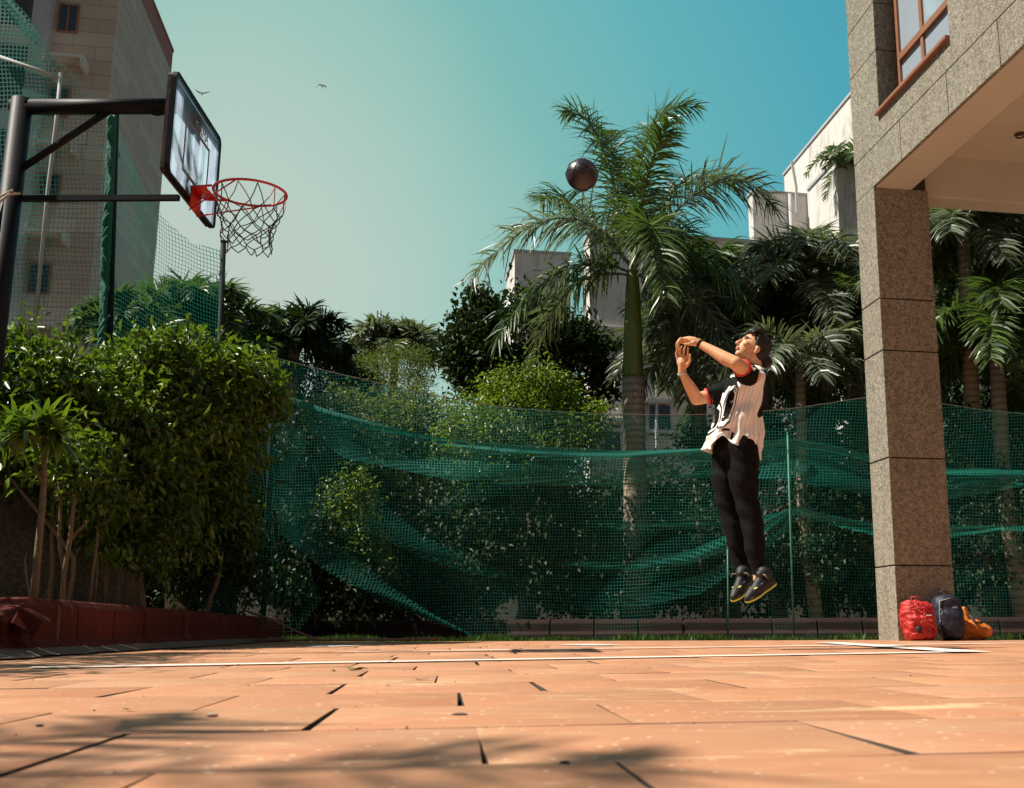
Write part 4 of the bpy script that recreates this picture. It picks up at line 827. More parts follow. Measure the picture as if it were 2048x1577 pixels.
pole('thin short green pole behind the player shoes', 1455, 1080, 1457, 1278, NY - .1, .009, M['netp'])
pole('thin dark pole at the left corner of the back net', 548, 712, 525, 1270, 12.7, .03, M['dkgreen'])
pole('dark green pole standing free against the sky below the hoop net', 447, 484, 420, 1200, 13.5, .035, M['dkgreen'])
pole('thick green pole in front of the stone tower', 228, 222, 200, 1200, 9.8 + 1.5, .055, M['dkgreen'])
# side nets (left) between poles, sagging top edges
snet = thing('side_net', (-5, 11, 0), 'green side net sagging between the tall poles at upper left', 'net')
sheet('net_panel', M['netside'], [(-60, -80, .12), (10, -15, .35), (70, 70, .35), (130, 130, .16), (185, 188, .12), (228, 226, .12)], [(-60, 700), (10, 720), (70, 730), (130, 735), (185, 740), (205, 745)], 11.3, 50, 60, .07, snet, .04, 1)
sheet('net_panel', M['netside'], [(228, 228, .2), (255, 300, .12), (285, 370, .16), (330, 440, .14), (385, 485, .14), (446, 498, .16)], [(205, 760), (250, 760), (290, 760), (330, 760), (385, 760), (435, 760)], 11.3, 40, 50, .06, snet, .05, 2, yoff=lambda s: 2.2 * s)
# bunched net rolls along the top edge and down the pole
sheet('net_fold', M['netside'], [(8, -20, .35), (45, 20, .4), (85, 70, .4)], [(8, 10, .3), (40, 60, .4), (80, 95, .4)], 11.2, 20, 8, .4, snet, .05, 3)
m = MB(); P_ = [at(224 - 21 * k / 60, 232 + 470 * k / 60, 11.2) for k in range(61)]
for j in range(4): m.tube([p + Vector((.028 * math.sin(i * .9 + j * 1.7), .02 * math.cos(i * .7 + j), 0)) for i, p in enumerate(P_)], [.014 + .012 * abs(math.sin(i * .53 + j * 2)) for i in range(61)], 6)
m.build('bunched_net', plain('bunched_green_net', (.008, .13, .085), .8, .6, 60, bump=1, bd=.02), snet, True)
m = MB(); m.tube([at(0, 114, 11.25), at(120, 156, 11.25)], .02, 8); m.tube([at(122, 146, 11.25), at(112, 250, 11.25), at(96, 380, 11.25), at(70, 655, 11.25)], .022, 8)
tag(m.build('pipe_frame', M['conc'], None, True), 'bent pale metal pipe behind the upper left net, before the stone tower', 'pipe')

# ================================================================== HOOP
BX, BY0, BY1, BZ0, BZ1 = -2.87, 6.36, 7.40, 2.915, 3.61; BYm = (BY0 + BY1) / 2; AY = 6.70
hp = thing('basketball_hoop', (-4.02, BYm, .2), 'basketball hoop with clear scratched backboard on a black steel post', 'basketball hoop')
pu = at(45, 195, AY); az_ = at(340, 213, AY).z
m = MB(); px_ = pu.x + .0; m.tube([(px_, AY, .1), (px_, AY, az_ + .05)], .067, 20); m.build('post', M['steel'], hp, True)
m = MB(); m.tube([(px_ - .06, AY, az_), (BX - .06, AY, az_)], .052, 20); m.ell((px_ + .9, AY, az_ - .05), (.05, .03, .012)); m.build('arm', M['steel'], hp, True)
m = MB(); a = at(45, 348, AY); c = at(218, 222, AY); m.tube([(px_, AY, a.z), (c.x, AY, az_ - .03)], .023, 12); m.build('brace', M['steel'], hp, True)
zr = at(200, 397, AY).z; m = MB(); m.box(((px_ + BX) / 2, AY, zr), (BX - px_ - .02, .035, .035)); m.build('stay', M['steel'], hp)
def frame_ring(mb_, y0, y1, z0, z1, w_, x0, x1, cr=.05):
    mb_.box(((x0 + x1) / 2, (y0 + y1) / 2, z1 - w_ / 2), (x1 - x0, y1 - y0, w_)); mb_.box(((x0 + x1) / 2, (y0 + y1) / 2, z0 + w_ / 2), (x1 - x0, y1 - y0, w_))
    mb_.box(((x0 + x1) / 2, y0 + w_ / 2, (z0 + z1) / 2), (x1 - x0 - .004, w_, z1 - z0 - 2 * w_)); mb_.box(((x0 + x1) / 2, y1 - w_ / 2, (z0 + z1) / 2), (x1 - x0 - .004, w_, z1 - z0 - 2 * w_))
# rounded outline of the board
def rrect(y0, y1, z0, z1, r, n=6):
    pts = []
    for (cy, cz, a0) in ((y1 - r, z1 - r, 0), (y0 + r, z1 - r, 90), (y0 + r, z0 + r, 180), (y1 - r, z0 + r, 270)):
        for i in range(n + 1): a = R(a0 + 90 * i / n); pts.append((cy + r * math.cos(a), cz + r * math.sin(a)))
    return pts
def plate(x0, x1, out, inn=None):
    m = MB(); n = len(out)
    if inn is None:
        vs = [(x0, y, z) for y, z in out] + [(x1, y, z) for y, z in out]; m.add(vs, [tuple(range(n)), tuple(range(n, 2 * n))[::-1]] + [(i, (i + 1) % n, n + (i + 1) % n, n + i) for i in range(n)])
    else:
        vs = [(x, y, z) for x, pl in ((x0, out), (x1, out), (x1, inn), (x0, inn)) for y, z in pl]
        fs = [(k * n + i, k * n + (i + 1) % n, ((k + 1) % 4) * n + (i + 1) % n, ((k + 1) % 4) * n + i) for k in range(4) for i in range(n)]; m.add(vs, fs)
    return m
bo = rrect(BY0, BY1, BZ0, BZ1, .055); bi = rrect(BY0 + .018, BY1 - .018, BZ0 + .018, BZ1 - .018, .045)
bd = plate(BX - .006, BX + .006, bi).build('backboard', M['acryl'], hp)
plate(BX - .020, BX + .010, bo, bi).build('edge_frame', M['steel'], bd)
m = plate(BX - .048, BX - .024, rrect(BY0 + .015, BY1 - .015, BZ0 + .015, BZ1 - .015, .02), rrect(BY0 + .05, BY1 - .05, BZ0 + .05, BZ1 - .05, .01)); m.build('back_frame', M['rsteel'], bd)
m = MB()   # rear bracing bars seen through the acrylic
def bar(y0, z0, y1, z1, w_=.02): m.tube([(BX - .045, y0, z0), (BX - .045, y1, z1)], w_ / 2, 6)
bar(BYm - .16, BZ0 + .05, BYm - .16, BZ1 - .05, .035); bar(BYm + .16, BZ0 + .05, BYm + .16, BZ1 - .05, .035)
bar(BY0 + .05, BZ0 + .36, BYm + .1, BZ0 + .05, .03); bar(BYm - .16, BZ1 - .25, BYm + .2, BZ0 + .16, .03); bar(BYm - .1, BZ0 + .05, BYm + .16, BZ0 + .34, .03)
m.box((BX - .05, AY + .05, az_ - .02), (.03, .42, .12)); m.build('brace_bars', M['rsteel'], bd)
# target rectangle and lettering
m = plate(BX + .0065, BX + .0085, rrect(BYm - .27, BYm + .27, BZ0 + .12, BZ0 + .50, .005, 1), rrect(BYm - .245, BYm + .245, BZ0 + .145, BZ0 + .475, .003, 1)); m.build('target_square', M['greymark'], bd)
fc = bpy.data.curves.new('lettering', 'FONT'); fc.body = 'VARMA'; fc.size = .10; fc.extrude = .001; fc.align_x = 'CENTER'
fo = bpy.data.objects.new('lettering', fc); col_.objects.link(fo); fo.matrix_world = Matrix(((0, 0, 1, BX + .01), (1, 0, 0, BYm + .05), (0, 1, 0, BZ1 - .19), (0, 0, 0, 1)))
dg = bpy.context.evaluated_depsgraph_get(); dg.update(); lm = bpy.data.meshes.new_from_object(fo.evaluated_get(dg)); mw = fo.matrix_world.copy(); bpy.data.objects.remove(fo); lm.transform(mw); lm.materials.clear(); link('lettering', lm, M['greymark'], bd)
RC = Vector((-2.486, BYm, 2.985)); RR = .232
m = MB(); pts = [RC + Vector((RR * math.cos(a), RR * math.sin(a), 0)) for a in np.linspace(0, 2 * math.pi, 49)]; m.tube(pts, .009, 8, False)
RB = BX + .012
for sy in (-1, 1):
    m.tube([(RB + .02, BYm + sy * .11, RC.z), (RC.x - RR * .9, BYm + sy * .13, RC.z)], .008, 6); m.tube([(RB, BYm + sy * .06, RC.z - .14), (RC.x - .02, BYm + sy * RR, RC.z - .008)], .005, 6)
m.box((RB + .012, BYm, RC.z - .055), (.012, .16, .15)); m.box((RB + .06, BYm, RC.z + .002), (.10, .20, .008)); rimo = m.build('rim', M['rim'], hp, True)
m = MB(); nk = 12; rows = [(.0, 1.0), (-.115, .86), (-.165, .80), (-.21, .75), (-.255, .70), (-.30, .66), (-.345, .62), (-.39, .60)]
def node(r, k):
    z, q = rows[r]; a = 2 * math.pi * (k + .5 * (r % 2)) / nk; return RC + Vector((RR * q * math.cos(a) - .02 * z + .02 * math.sin(k * 2.1 + r) * (r > 0), RR * q * math.sin(a) + .012 * math.sin(k * 3.7 + r * 1.3) * (r > 1), z - .012 - .018 * math.sin(a * 2 + .6) * (r > 5)))
for r in range(len(rows) - 1):
    for k in range(nk):
        for dk in ((0, -1) if r % 2 == 0 else (0, 1)):
            a_, b2 = node(r, k), node(r + 1, (k + dk) % nk); md = a_.lerp(b2, .5) + Vector((random.uniform(-.006, .006), random.uniform(-.006, .006), -.004)); m.tube([a_, md, b2], .0036, 5, False, 1 if r == 0 and k % 2 else 0)
m.build('hoop_net', [M['cord'], M['cordw']], hp, True)
bd.matrix_world = Matrix.Translation((BX, BYm, 0)) @ Matrix.Rotation(R(5), 4, 'Z') @ Matrix.Translation((-BX, -BYm, 0))
m = MB(); q = Vector((px_, AY, zr - .02)); m.tube([q + Vector((-.08, -.03, -.03)), q + Vector((-.05, -.08, -.06)), q + Vector((.03, -.075, .02)), q + Vector((.075, -.03, .045))], .009, 5); m.tube([q + Vector((-.3, -.03, -.12)), q + Vector((-.08, -.08, -.03)), q + Vector((.05, -.07, .05))], .008, 5); m.build('rope_tie', M['rope'], hp, True)

# ================================================================== BALL, BIRDS
bc = at(1164, 350, 7.6); m = MB(); m.ell(bc, (.119,) * 3, nu=40, nv=24); ball = m.build('basketball', M['ball'], None, True); tag(ball, 'dark maroon and black basketball in mid air in front of the palm', 'ball')
m = MB()
for axs in ((Vector((.5, .3, .8)), 0), (Vector((.8, -.4, -.3)), 0), (Vector((.5, .3, .8)), .062), (Vector((.5, .3, .8)), -.062)):
    a_ = axs[0].normalized(); x_ = a_.orthogonal().normalized(); y_ = a_.cross(x_); r_ = math.sqrt(.1192 ** 2 - axs[1] ** 2); m.tube([bc + a_ * axs[1] + (x_ * math.cos(t_) + y_ * math.sin(t_)) * r_ for t_ in np.linspace(0, 2 * math.pi, 49)], .0035, 5, False)
m.build('seam', M['ballseam'], ball)
def bird(label, u, v, y, span, pts):
    c = at(u, v, y); m = MB(); s = span
    m.tube([c + Vector((-.02, .1, .03)) * s, c, c + Vector((.03, -.1, -.22)) * s], [.03 * s, .07 * s, .03 * s], 8, rnd=True)
    for sg in (-1, 1):
        w_ = [c + Vector((x * sg * s, 0, z * s)) for x, z in pts[sg]]; vs = []
        for i, p in enumerate(w_): ch = (.13, .14, .10, .02)[i] * s; vs += [p + Vector((0, 0, ch / 2)), p - Vector((0, .3 * ch, ch / 2))]
        vs2 = [v_ + Vector((0, .01 * s, 0)) for v_ in vs]
        m.add(vs + vs2, [(2 * i, 2 * i + 1, 2 * i + 3, 2 * i + 2) for i in range(3)] + [(8 + 2 * i, 8 + 2 * i + 2, 8 + 2 * i + 3, 8 + 2 * i + 1) for i in range(3)] + [(2 * i, 2 * i + 2, 10 + 2 * i, 8 + 2 * i) for i in range(3)] + [(1 + 2 * i, 9 + 2 * i, 11 + 2 * i, 3 + 2 * i) for i in range(3)])
    tag(m.build('flying_bird', M['bird'], None, True), label, 'bird', 'birds flying in the sky')
bird('black bird flying alone in open sky, wings bent down', 644, 172, 55, .62, {-1: [(0, .02), (.2, .12), (.38, .05), (.5, -.22)], 1: [(0, .02), (.2, .0), (.34, -.1), (.46, -.38)]})
bird('black bird flying just right of the backboard top, wings raised', 404, 187, 55, .72, {-1: [(0, 0), (.2, .06), (.4, .18), (.55, .36)], 1: [(0, 0), (.2, .02), (.42, .07), (.6, .12)]})
# egret neck and head over the dark tree
m = MB(); EY = 18.9
m.ell(at(978, 622, EY), (.14, .12, .17)); m.tube([at(972, 612, EY), at(971, 598, EY), at(968, 587, EY), at(960, 578, EY), at(952, 576, EY)], [.06, .045, .042, .042, .044], 10, rnd=True)
m.ell(at(951, 577, EY), (.06, .04, .042)); m.tube([at(948, 577, EY), at(937, 577.5, EY)], [.02, .004], 6, mi=1)
m.tube([at(980, 630, EY), at(981, 660, EY)], [.012, .01], 6, mi=1)
o = m.build('egret', [M['white_f'], M['beak']], None, True); tag(o, 'pale egret with curved neck perched on the dark leathery tree', 'bird')
# garden hose
m = MB(); m.tube([at(490, 1222, 12), at(540, 1238, 11.8), at(590, 1262, 11.7), at(640, 1282, 11.6)], .012, 6); m.tube([Vector((G(480, 1285).x, 11.6, .03)), Vector((-2.6, 11.9, .03)), Vector((-2, 12.1, .03))], .012, 6)
tag(m.build('garden_hose', M['hose'], None, True), 'pinkish garden hose hanging from the kerb onto the far paving edge', 'hose')

# ================================================================== BAGS
def bag(name, label, uL, uR, vT, y, depth, mat, lean=0, pw=.62, sx=0, disp=.012, extra=None, seed=0):
    a = at(uL, 1279, y); c = at(uR, 1279, y); zt = at(uL, vT, y).z; W_ = c.x - a.x; Hh = zt; cx = (a.x + c.x) / 2
    t = thing(name, (cx, y, 0), label, 'bag'); m = MB()
    m.ell((cx, y, Hh * .48), (W_ / 2, depth / 2, Hh * .5), pw=pw, nu=28, nv=20); m.ell((cx, y - depth * .30, Hh * .36), (W_ * .40, depth * .3, Hh * .33), pw=pw, nu=24, nv=16); m.ell((cx - sx * .03, y - depth * .1, Hh * .76), (W_ * .38, depth * .38, Hh * .22), pw=.8)
    def dp(co):
        q = (co.z / Hh); return disp * (noise.noise(Vector((co.x * 9 + seed, co.y * 9, co.z * 14))) + .6 * noise.noise(Vector((co.x * 22, co.y * 20 + seed, co.z * 30))))
    o = m.remesh('body', mat, .008, t, 3, dp)
    for v_ in o.data.vertices:
        v_.co.x += lean * max(0, v_.co.z / Hh) ** 1.3
        if v_.co.z < .012: v_.co.z = .006 + (v_.co.z * .02)
    m = MB(); m.tube([(cx + lean * .9 - .035, y, Hh - .02), (cx + lean - .03, y, Hh + .025), (cx + lean + .03, y, Hh + .025), (cx + lean * .9 + .035, y, Hh - .02)], .008, 6); m.build('top_handle', mat, t, True)
    for sg in (-1, 1): m = MB(); m.tube([(cx + lean + sg * W_ * .2, y + depth * .42, Hh * .9), (cx + sg * W_ * .28, y + depth * .62, Hh * .5), (cx + sg * W_ * .3, y + depth * .4, Hh * .08)], .016, 6); m.build('shoulder_strap', mat, t, True)
    return t, cx, y, W_, Hh, depth
t, cx, y, W_, Hh, dp_ = bag('backpack', 'bright red crumpled backpack leaning on the pillar foot', 1806, 1874, 1200, 10.72, .22, M['bagred'], -.03, disp=.03, seed=3)
m = MB(); m.tube([(cx - W_ * .42, y - .06, Hh * .74), (cx - .02, y - .125, Hh * .80), (cx + W_ * .36, y - .07, Hh * .74)], .007, 6); m.build('flap_seam', M['bagred'], t, True)
m = MB(); m.box((cx + .06, y - .145, Hh * .62), (.05, .004, .010)); m.box((cx - .10, y - .12, Hh * .36), (.014, .01, .045), (Vector((.9, 0, .4)), Vector((0, 1, 0)), Vector((-.4, 0, .9)))); m.box((cx - .09, y - .04, Hh * .97), (.035, .012, .012)); m.build('white_tag', M['whiteprint'], t)
m = MB(); m.ell((cx - .04, y - .135, Hh * .28), (.028, .018, .034)); m.build('hollow_shade', M['bagblack'], t, True)  # black lump, painted shade for the inside of a hollow
t, cx, y, W_, Hh, dp_ = bag('backpack', 'dark navy backpack standing between the red bag and the orange bag', 1870, 1932, 1188, 10.92, .24, M['bagnavy'], -.035, pw=.7, disp=.006, seed=5)
m = MB(); m.tube([(cx - W_ * .40, y - .10, Hh * .25), (cx - W_ * .40, y - .11, Hh * .60), (cx - W_ * .28 - .03, y - .11, Hh * .84), (cx, y - .10, Hh * .90)], .005, 6); m.build('zip', M['metalgrey'], t, True)
m = MB(); m.box((cx + .02, y - .150, Hh * .70), (.045, .004, .013)); m.box((cx - W_ * .4, y - .12, Hh * .42), (.010, .01, .018)); m.box((cx - W_ * .36, y - .13, Hh * .66), (.010, .01, .018)); m.build('zip_pull', M['metalgrey'], t)
# orange bag: slumped wedge
a = at(1926, 1279, 11.12); c = at(1972, 1279, 11.12); zt = at(1928, 1210, 11.12).z; t = thing('gym_bag', ((a.x + c.x) / 2, 11.12, 0), 'slumped orange bag right of the navy backpack, sloping to the floor', 'bag')
m = MB(); m.tube([(a.x - .05, 11.12, .06), (a.x + .0, 11.12, zt * .55), (a.x + .02, 11.12, zt - .06)], [.12, .10, .05], 14, rnd=True); m.tube([(a.x, 11.10, .10), (a.x + .14, 11.08, .11), (c.x - .02, 11.05, .085)], [.10, .10, .07], 14, rnd=True)
o = m.remesh('body', M['bagorange'], .008, t, 3, lambda co: .018 * noise.noise(co * 13))
for v_ in o.data.vertices:
    if v_.co.z < .01: v_.co.z = .006
m = MB(); m.tube([(a.x + .05, 11.02, zt * .72), (a.x + .09, 10.98, zt * .5), (a.x + .16, 10.97, .17)], .012, 6); m.build('strap', M['bagblack'], t, True)
m = MB(); m.tube([(c.x - .03, 11.14, .06), (c.x + .03, 11.14, .09), (c.x + .01, 11.14, .13)], [.06, .055, .03], 10, rnd=True); m.build('side_pocket', M['bagblack'], t, True)

# ================================================================== PERSON
YP = 7.3
def Q(u, v, o=0.0): return at(u, v, YP + o) if False else (lambda p: Vector((p.x, p.y + o, p.z)))(at(u, v, YP))
hf = Vector((-.84, -.20, .50)).normalized(); hs = hf.cross(Vector((.51, 0, .86))).normalized()  # side
hu = hs.cross(hf).normalized()
if hu.z < 0: hu = -hu
near = hs if hs.y < 0 else -hs      # toward camera side of the head
HC = Q(1507, 696, -.02)
def hl(f_, s_, u_): return HC + hf * f_ + near * s_ + hu * u_
hax = (hf, near, hu)
bm_ = MB()
bm_.ell(hl(-.005, 0, .018), (.094, .074, .088), hax, 24, 16); bm_.ell(hl(.036, 0, -.040), (.060, .054, .072), hax, 20, 14); bm_.ell(hl(.066, 0, -.098), (.026, .028, .020), hax)
bm_.ell(hl(.02, 0, -.075), (.055, .050, .038), hax)                       # jaw
bm_.tube([hl(.088, 0, .008), hl(.103, 0, -.016), hl(.113, 0, -.038)], [.009, .011, .014], 8, rnd=True); bm_.ell(hl(.100, 0, -.044), (.015, .018, .010), hax)
bm_.ell(hl(.080, 0, .022), (.016, .050, .012), hax)                       # brow ridge
bm_.ell(hl(.094, 0, -.064), (.013, .024, .006), hax); bm_.ell(hl(.091, 0, -.076), (.013, .021, .007), hax)   # lips
for sg in (-1, 1):
    bm_.ell(hl(.060, sg * .040, -.022), (.028, .024, .024), hax); bm_.ell(hl(-.018, sg * .076, -.018), (.018, .009, .032), hax); bm_.ell(hl(-.012, sg * .078, -.044), (.010, .007, .012), hax)
# neck, torso
bm_.tube([hl(-.02, 0, -.06), Q(1508, 722, 0), Q(1507, 742, 0), Q(1506, 760, 0)], [.055, .056, .062, .085], 18, rnd=True)
bm_.tube([Q(1497, 762, -.13), Q(1502, 756, -.06), Q(1502, 756, .06), Q(1492, 762, .14)], [.060, .068, .068, .058], 14, rnd=True)
for (u_, v_, a_, c_) in ((1497, 775, .115, .165), (1492, 800, .112, .155), (1486, 830, .10, .145), (1480, 860, .10, .145), (1475, 895, .105, .155)): bm_.ell(Q(u_, v_, 0), (a_, c_, .10), None, 20, 12)
# arms
elN = Q(1461, 750, -.34); wrN = Q(1394, 704.5, -.23); elF = Q(1394, 794, .08); wrF = Q(1363, 748, -.05)
shN = Q(1500, 764, -.165); shF = Q(1486, 768, .165)
bm_.tube([shN, shN.lerp(elN, .5), elN], [.058, .052, .046], 14, rnd=True); bm_.tube([elN, elN.lerp(wrN, .28) + Vector((0, 0, -.006)), elN.lerp(wrN, .65), wrN], [.045, .045, .034, .026], 14, rnd=True)
bm_.tube([shF, shF.lerp(elF, .5), elF], [.056, .050, .043], 14, rnd=True); bm_.tube([elF, elF.lerp(wrF, .3) + Vector((.004, 0, 0)), elF.lerp(wrF, .7), wrF], [.042, .043, .032, .025], 14, rnd=True)
# near hand: back of hand up, fingers hanging from bent wrist
pk = Q(1374, 698, -.21); kn = Q(1365, 697, -.20)
bm_.tube([wrN, wrN.lerp(pk, .5) + Vector((0, 0, .006)), pk, kn], [.026, .031, .033, .026], 12, rnd=True); bm_.ell(Q(1376, 700, -.20), (.040, .042, .022))
for k, (dy, (x1, y1), (x2, y2), (x3, y3)) in enumerate([(-.036, (1358, 695), (1353, 703), (1353.5, 711)), (-.013, (1356, 695), (1350, 704), (1351, 713.5)), (.010, (1357, 694), (1351.5, 702), (1351, 711)), (.032, (1359, 695), (1355, 701), (1354, 708))]):
    o0 = -.20 + dy; bm_.tube([Q(1368, 697, o0 * 1.0), Q(x1, y1, o0 - .003), Q(x2, y2, o0), Q(x3, y3, o0 + .006)], [.0095, .009, .008, .0068], 8, rnd=True)
bm_.tube([Q(1384, 704, -.245), Q(1375, 708, -.262), Q(1367, 708, -.258)], [.012, .010, .0085], 8, rnd=True)
# far hand: palm turned to camera, fingers bent back over
pF = Q(1364, 731, -.06); bm_.tube([wrF, pF, Q(1364, 721, -.055)], [.025, .033, .028], 12, rnd=True); bm_.ell(Q(1364.5, 728, -.06), (.043, .020, .042))
for k, (x0, x1, x2, x3) in enumerate([(1354, 1351.5, 1353, 1357), (1360, 1358.5, 1359.5, 1362), (1366.5, 1366.5, 1367, 1369), (1373, 1374, 1374, 1374.5)]):
    up_ = (0, -2.5, -2, 1)[k]; bm_.tube([Q(x0, 723, -.06), Q(x1, 713 + up_, -.065), Q(x2, 706.5 + up_, -.085), Q(x3, 703.5 + up_, -.11)], [.0095, .009, .008, .0066], 8, rnd=True)
bm_.tube([Q(1372, 738, -.075), Q(1378, 729, -.10), Q(1378, 719, -.12)], [.012, .0105, .0085], 8, rnd=True)
# legs
def leg(pl, o, k=1.0):
    pts = [Q(u_, v_, o) for u_, v_, _ in pl]; return pts, [r_ * k for _, _, r_ in pl]
pl, rl = leg([(1480, 905, .085), (1487, 960, .075), (1489, 1010, .055), (1502, 1055, .050), (1508, 1105, .036), (1512, 1140, .034)], -.09); bm_.tube(pl, rl, 14, rnd=True)
pl, rl = leg([(1458, 905, .08), (1451, 960, .07), (1455, 1005, .052), (1470, 1058, .045), (1480, 1105, .034), (1487, 1140, .032)], .09); bm_.tube(pl, rl, 14, rnd=True)
bm_.tube([Q(1512, 1140, -.09), Q(1511, 1150, -.09), Q(1508, 1160, -.095)], [.030, .026, .018], 10, rnd=True); bm_.tube([Q(1487, 1140, .09), Q(1486, 1150, .085), Q(1484, 1160, .08)], [.030, .026, .018], 10, rnd=True)
person = bm_.remesh('person', [M['skin'], M['lip'], M['brow']], .0042, None, 3)
tag(person, 'jumping player in mid air, striped black and white jersey, black trousers, arms raised after shot', 'person')
me = person.data; mi = np.zeros(len(me.polygons), dtype=np.int32)
lipc = hl(.100, 0, -.070); brs = [hl(.088, s_ * .034, .021) for s_ in (-1, 1)]
for p_ in me.polygons:
    c_ = p_.center
    if (c_ - HC).length > .16: continue
    d_ = c_ - HC; f_, s_, u_ = d_.dot(hf), d_.dot(near), d_.dot(hu)
    if f_ > .080 and abs(s_) < .024 and -.081 < u_ < -.059: mi[p_.index] = 1
    if f_ > .055 and .012 < abs(s_) < .056 and .018 < u_ < .027: mi[p_.index] = 2
me.polygons.foreach_set('material_index', mi)
for sg in (-1, 1):
    m = MB(); m.ell(hl(.0715, sg * .031, .002), (.012, .012, .0065), hax, 12, 8); m.ell(hl(.0805, sg * .031, .003), (.0040, .0055, .0055), hax, 8, 6, 1); m.build('eye', [M['whiteprint'], M['hair']], person, True)
    m = MB(); m.tube([hl(.084, sg * .014, .008), hl(.0875, sg * .030, .013), hl(.076, sg * .046, .007)], [.002, .003, .002], 5); m.build('eyelash', M['hair'], person, True)
# hair
m = MB(); m.ell(hl(-.022, 0, .035), (.092, .082, .082), hax, 24, 16); m.ell(hl(-.055, 0, -.005), (.062, .076, .078), hax, 20, 14)
m.ell(hl(-.125, .01, -.045), (.042, .040, .044), hax); m.tube([hl(-.09, 0, -.02), hl(-.12, .01, -.04)], .035, 10, rnd=True)
for k in range(14):
    s0 = -.065 + .13 * k / 13; m.tube([hl(.02, s0 * .7, .108), hl(.055 + random.uniform(-.01, .01), s0 * 1.0, .098), hl(.082 + random.uniform(-.012, .012), s0 * 1.05, .070 + random.uniform(-.01, .012)), hl(.094 + random.uniform(-.008, .010), s0, .050 + random.uniform(-.006, .016))], [.014, .012, .008, .003], 6, rnd=True)
for sg in (-1, 1):
    for k in range(5): m.tube([hl(.02, sg * .07, .07 - .006 * k), hl(.012 - .008 * k, sg * .082, .03), hl(.0 - .008 * k, sg * .080, .004 - .004 * k)], [.012, .010, .004], 6, rnd=True)
m.remesh('hair', M['hair'], .004, person, 1, lambda co: .0035 * noise.noise(co * 70))
# loose strands
m = MB()
for k in range(16):
    s0 = random.uniform(-.06, .07); m.tube([hl(-.02, s0, .115), hl(.045, s0 * 1.2, .118 + random.uniform(0, .012)), hl(.085, s0 * 1.3, .09 + random.uniform(-.01, .015))], [.003, .0025, .001], 4)
m.build('fringe', M['hair'], person, True)

# trousers
m = MB()
pl, rl = leg([(1478, 895, .108), (1482, 925, .112), (1487, 975, .094), (1490, 1008, .075), (1502, 1053, .071), (1507, 1100, .066), (1511, 1128, .058), (1514, 1146, .046)], -.085); m.tube(pl, rl, 20, rnd=True)
pl, rl = leg([(1456, 895, .092), (1453, 925, .090), (1450, 963, .080), (1454, 1003, .068), (1470, 1058, .066), (1478, 1106, .057), (1485, 1130, .050), (1488, 1146, .042)], .085); m.tube(pl, rl, 20, rnd=True)
m.ell(Q(1473, 903, 0), (.125, .145, .085)); m.ell(Q(1466, 893, 0), (.105, .12, .06))
def trd(co):
    n_ = noise.noise(Vector((co.x * 9, co.y * 9, co.z * 5))); f2 = noise.noise(Vector((co.x * 8 + 3, co.y * 8, (co.z + co.x * .8) * 17))); return .012 * n_ + .013 * f2
m.remesh('trousers', M['trouser'], .006, person, 4, trd)
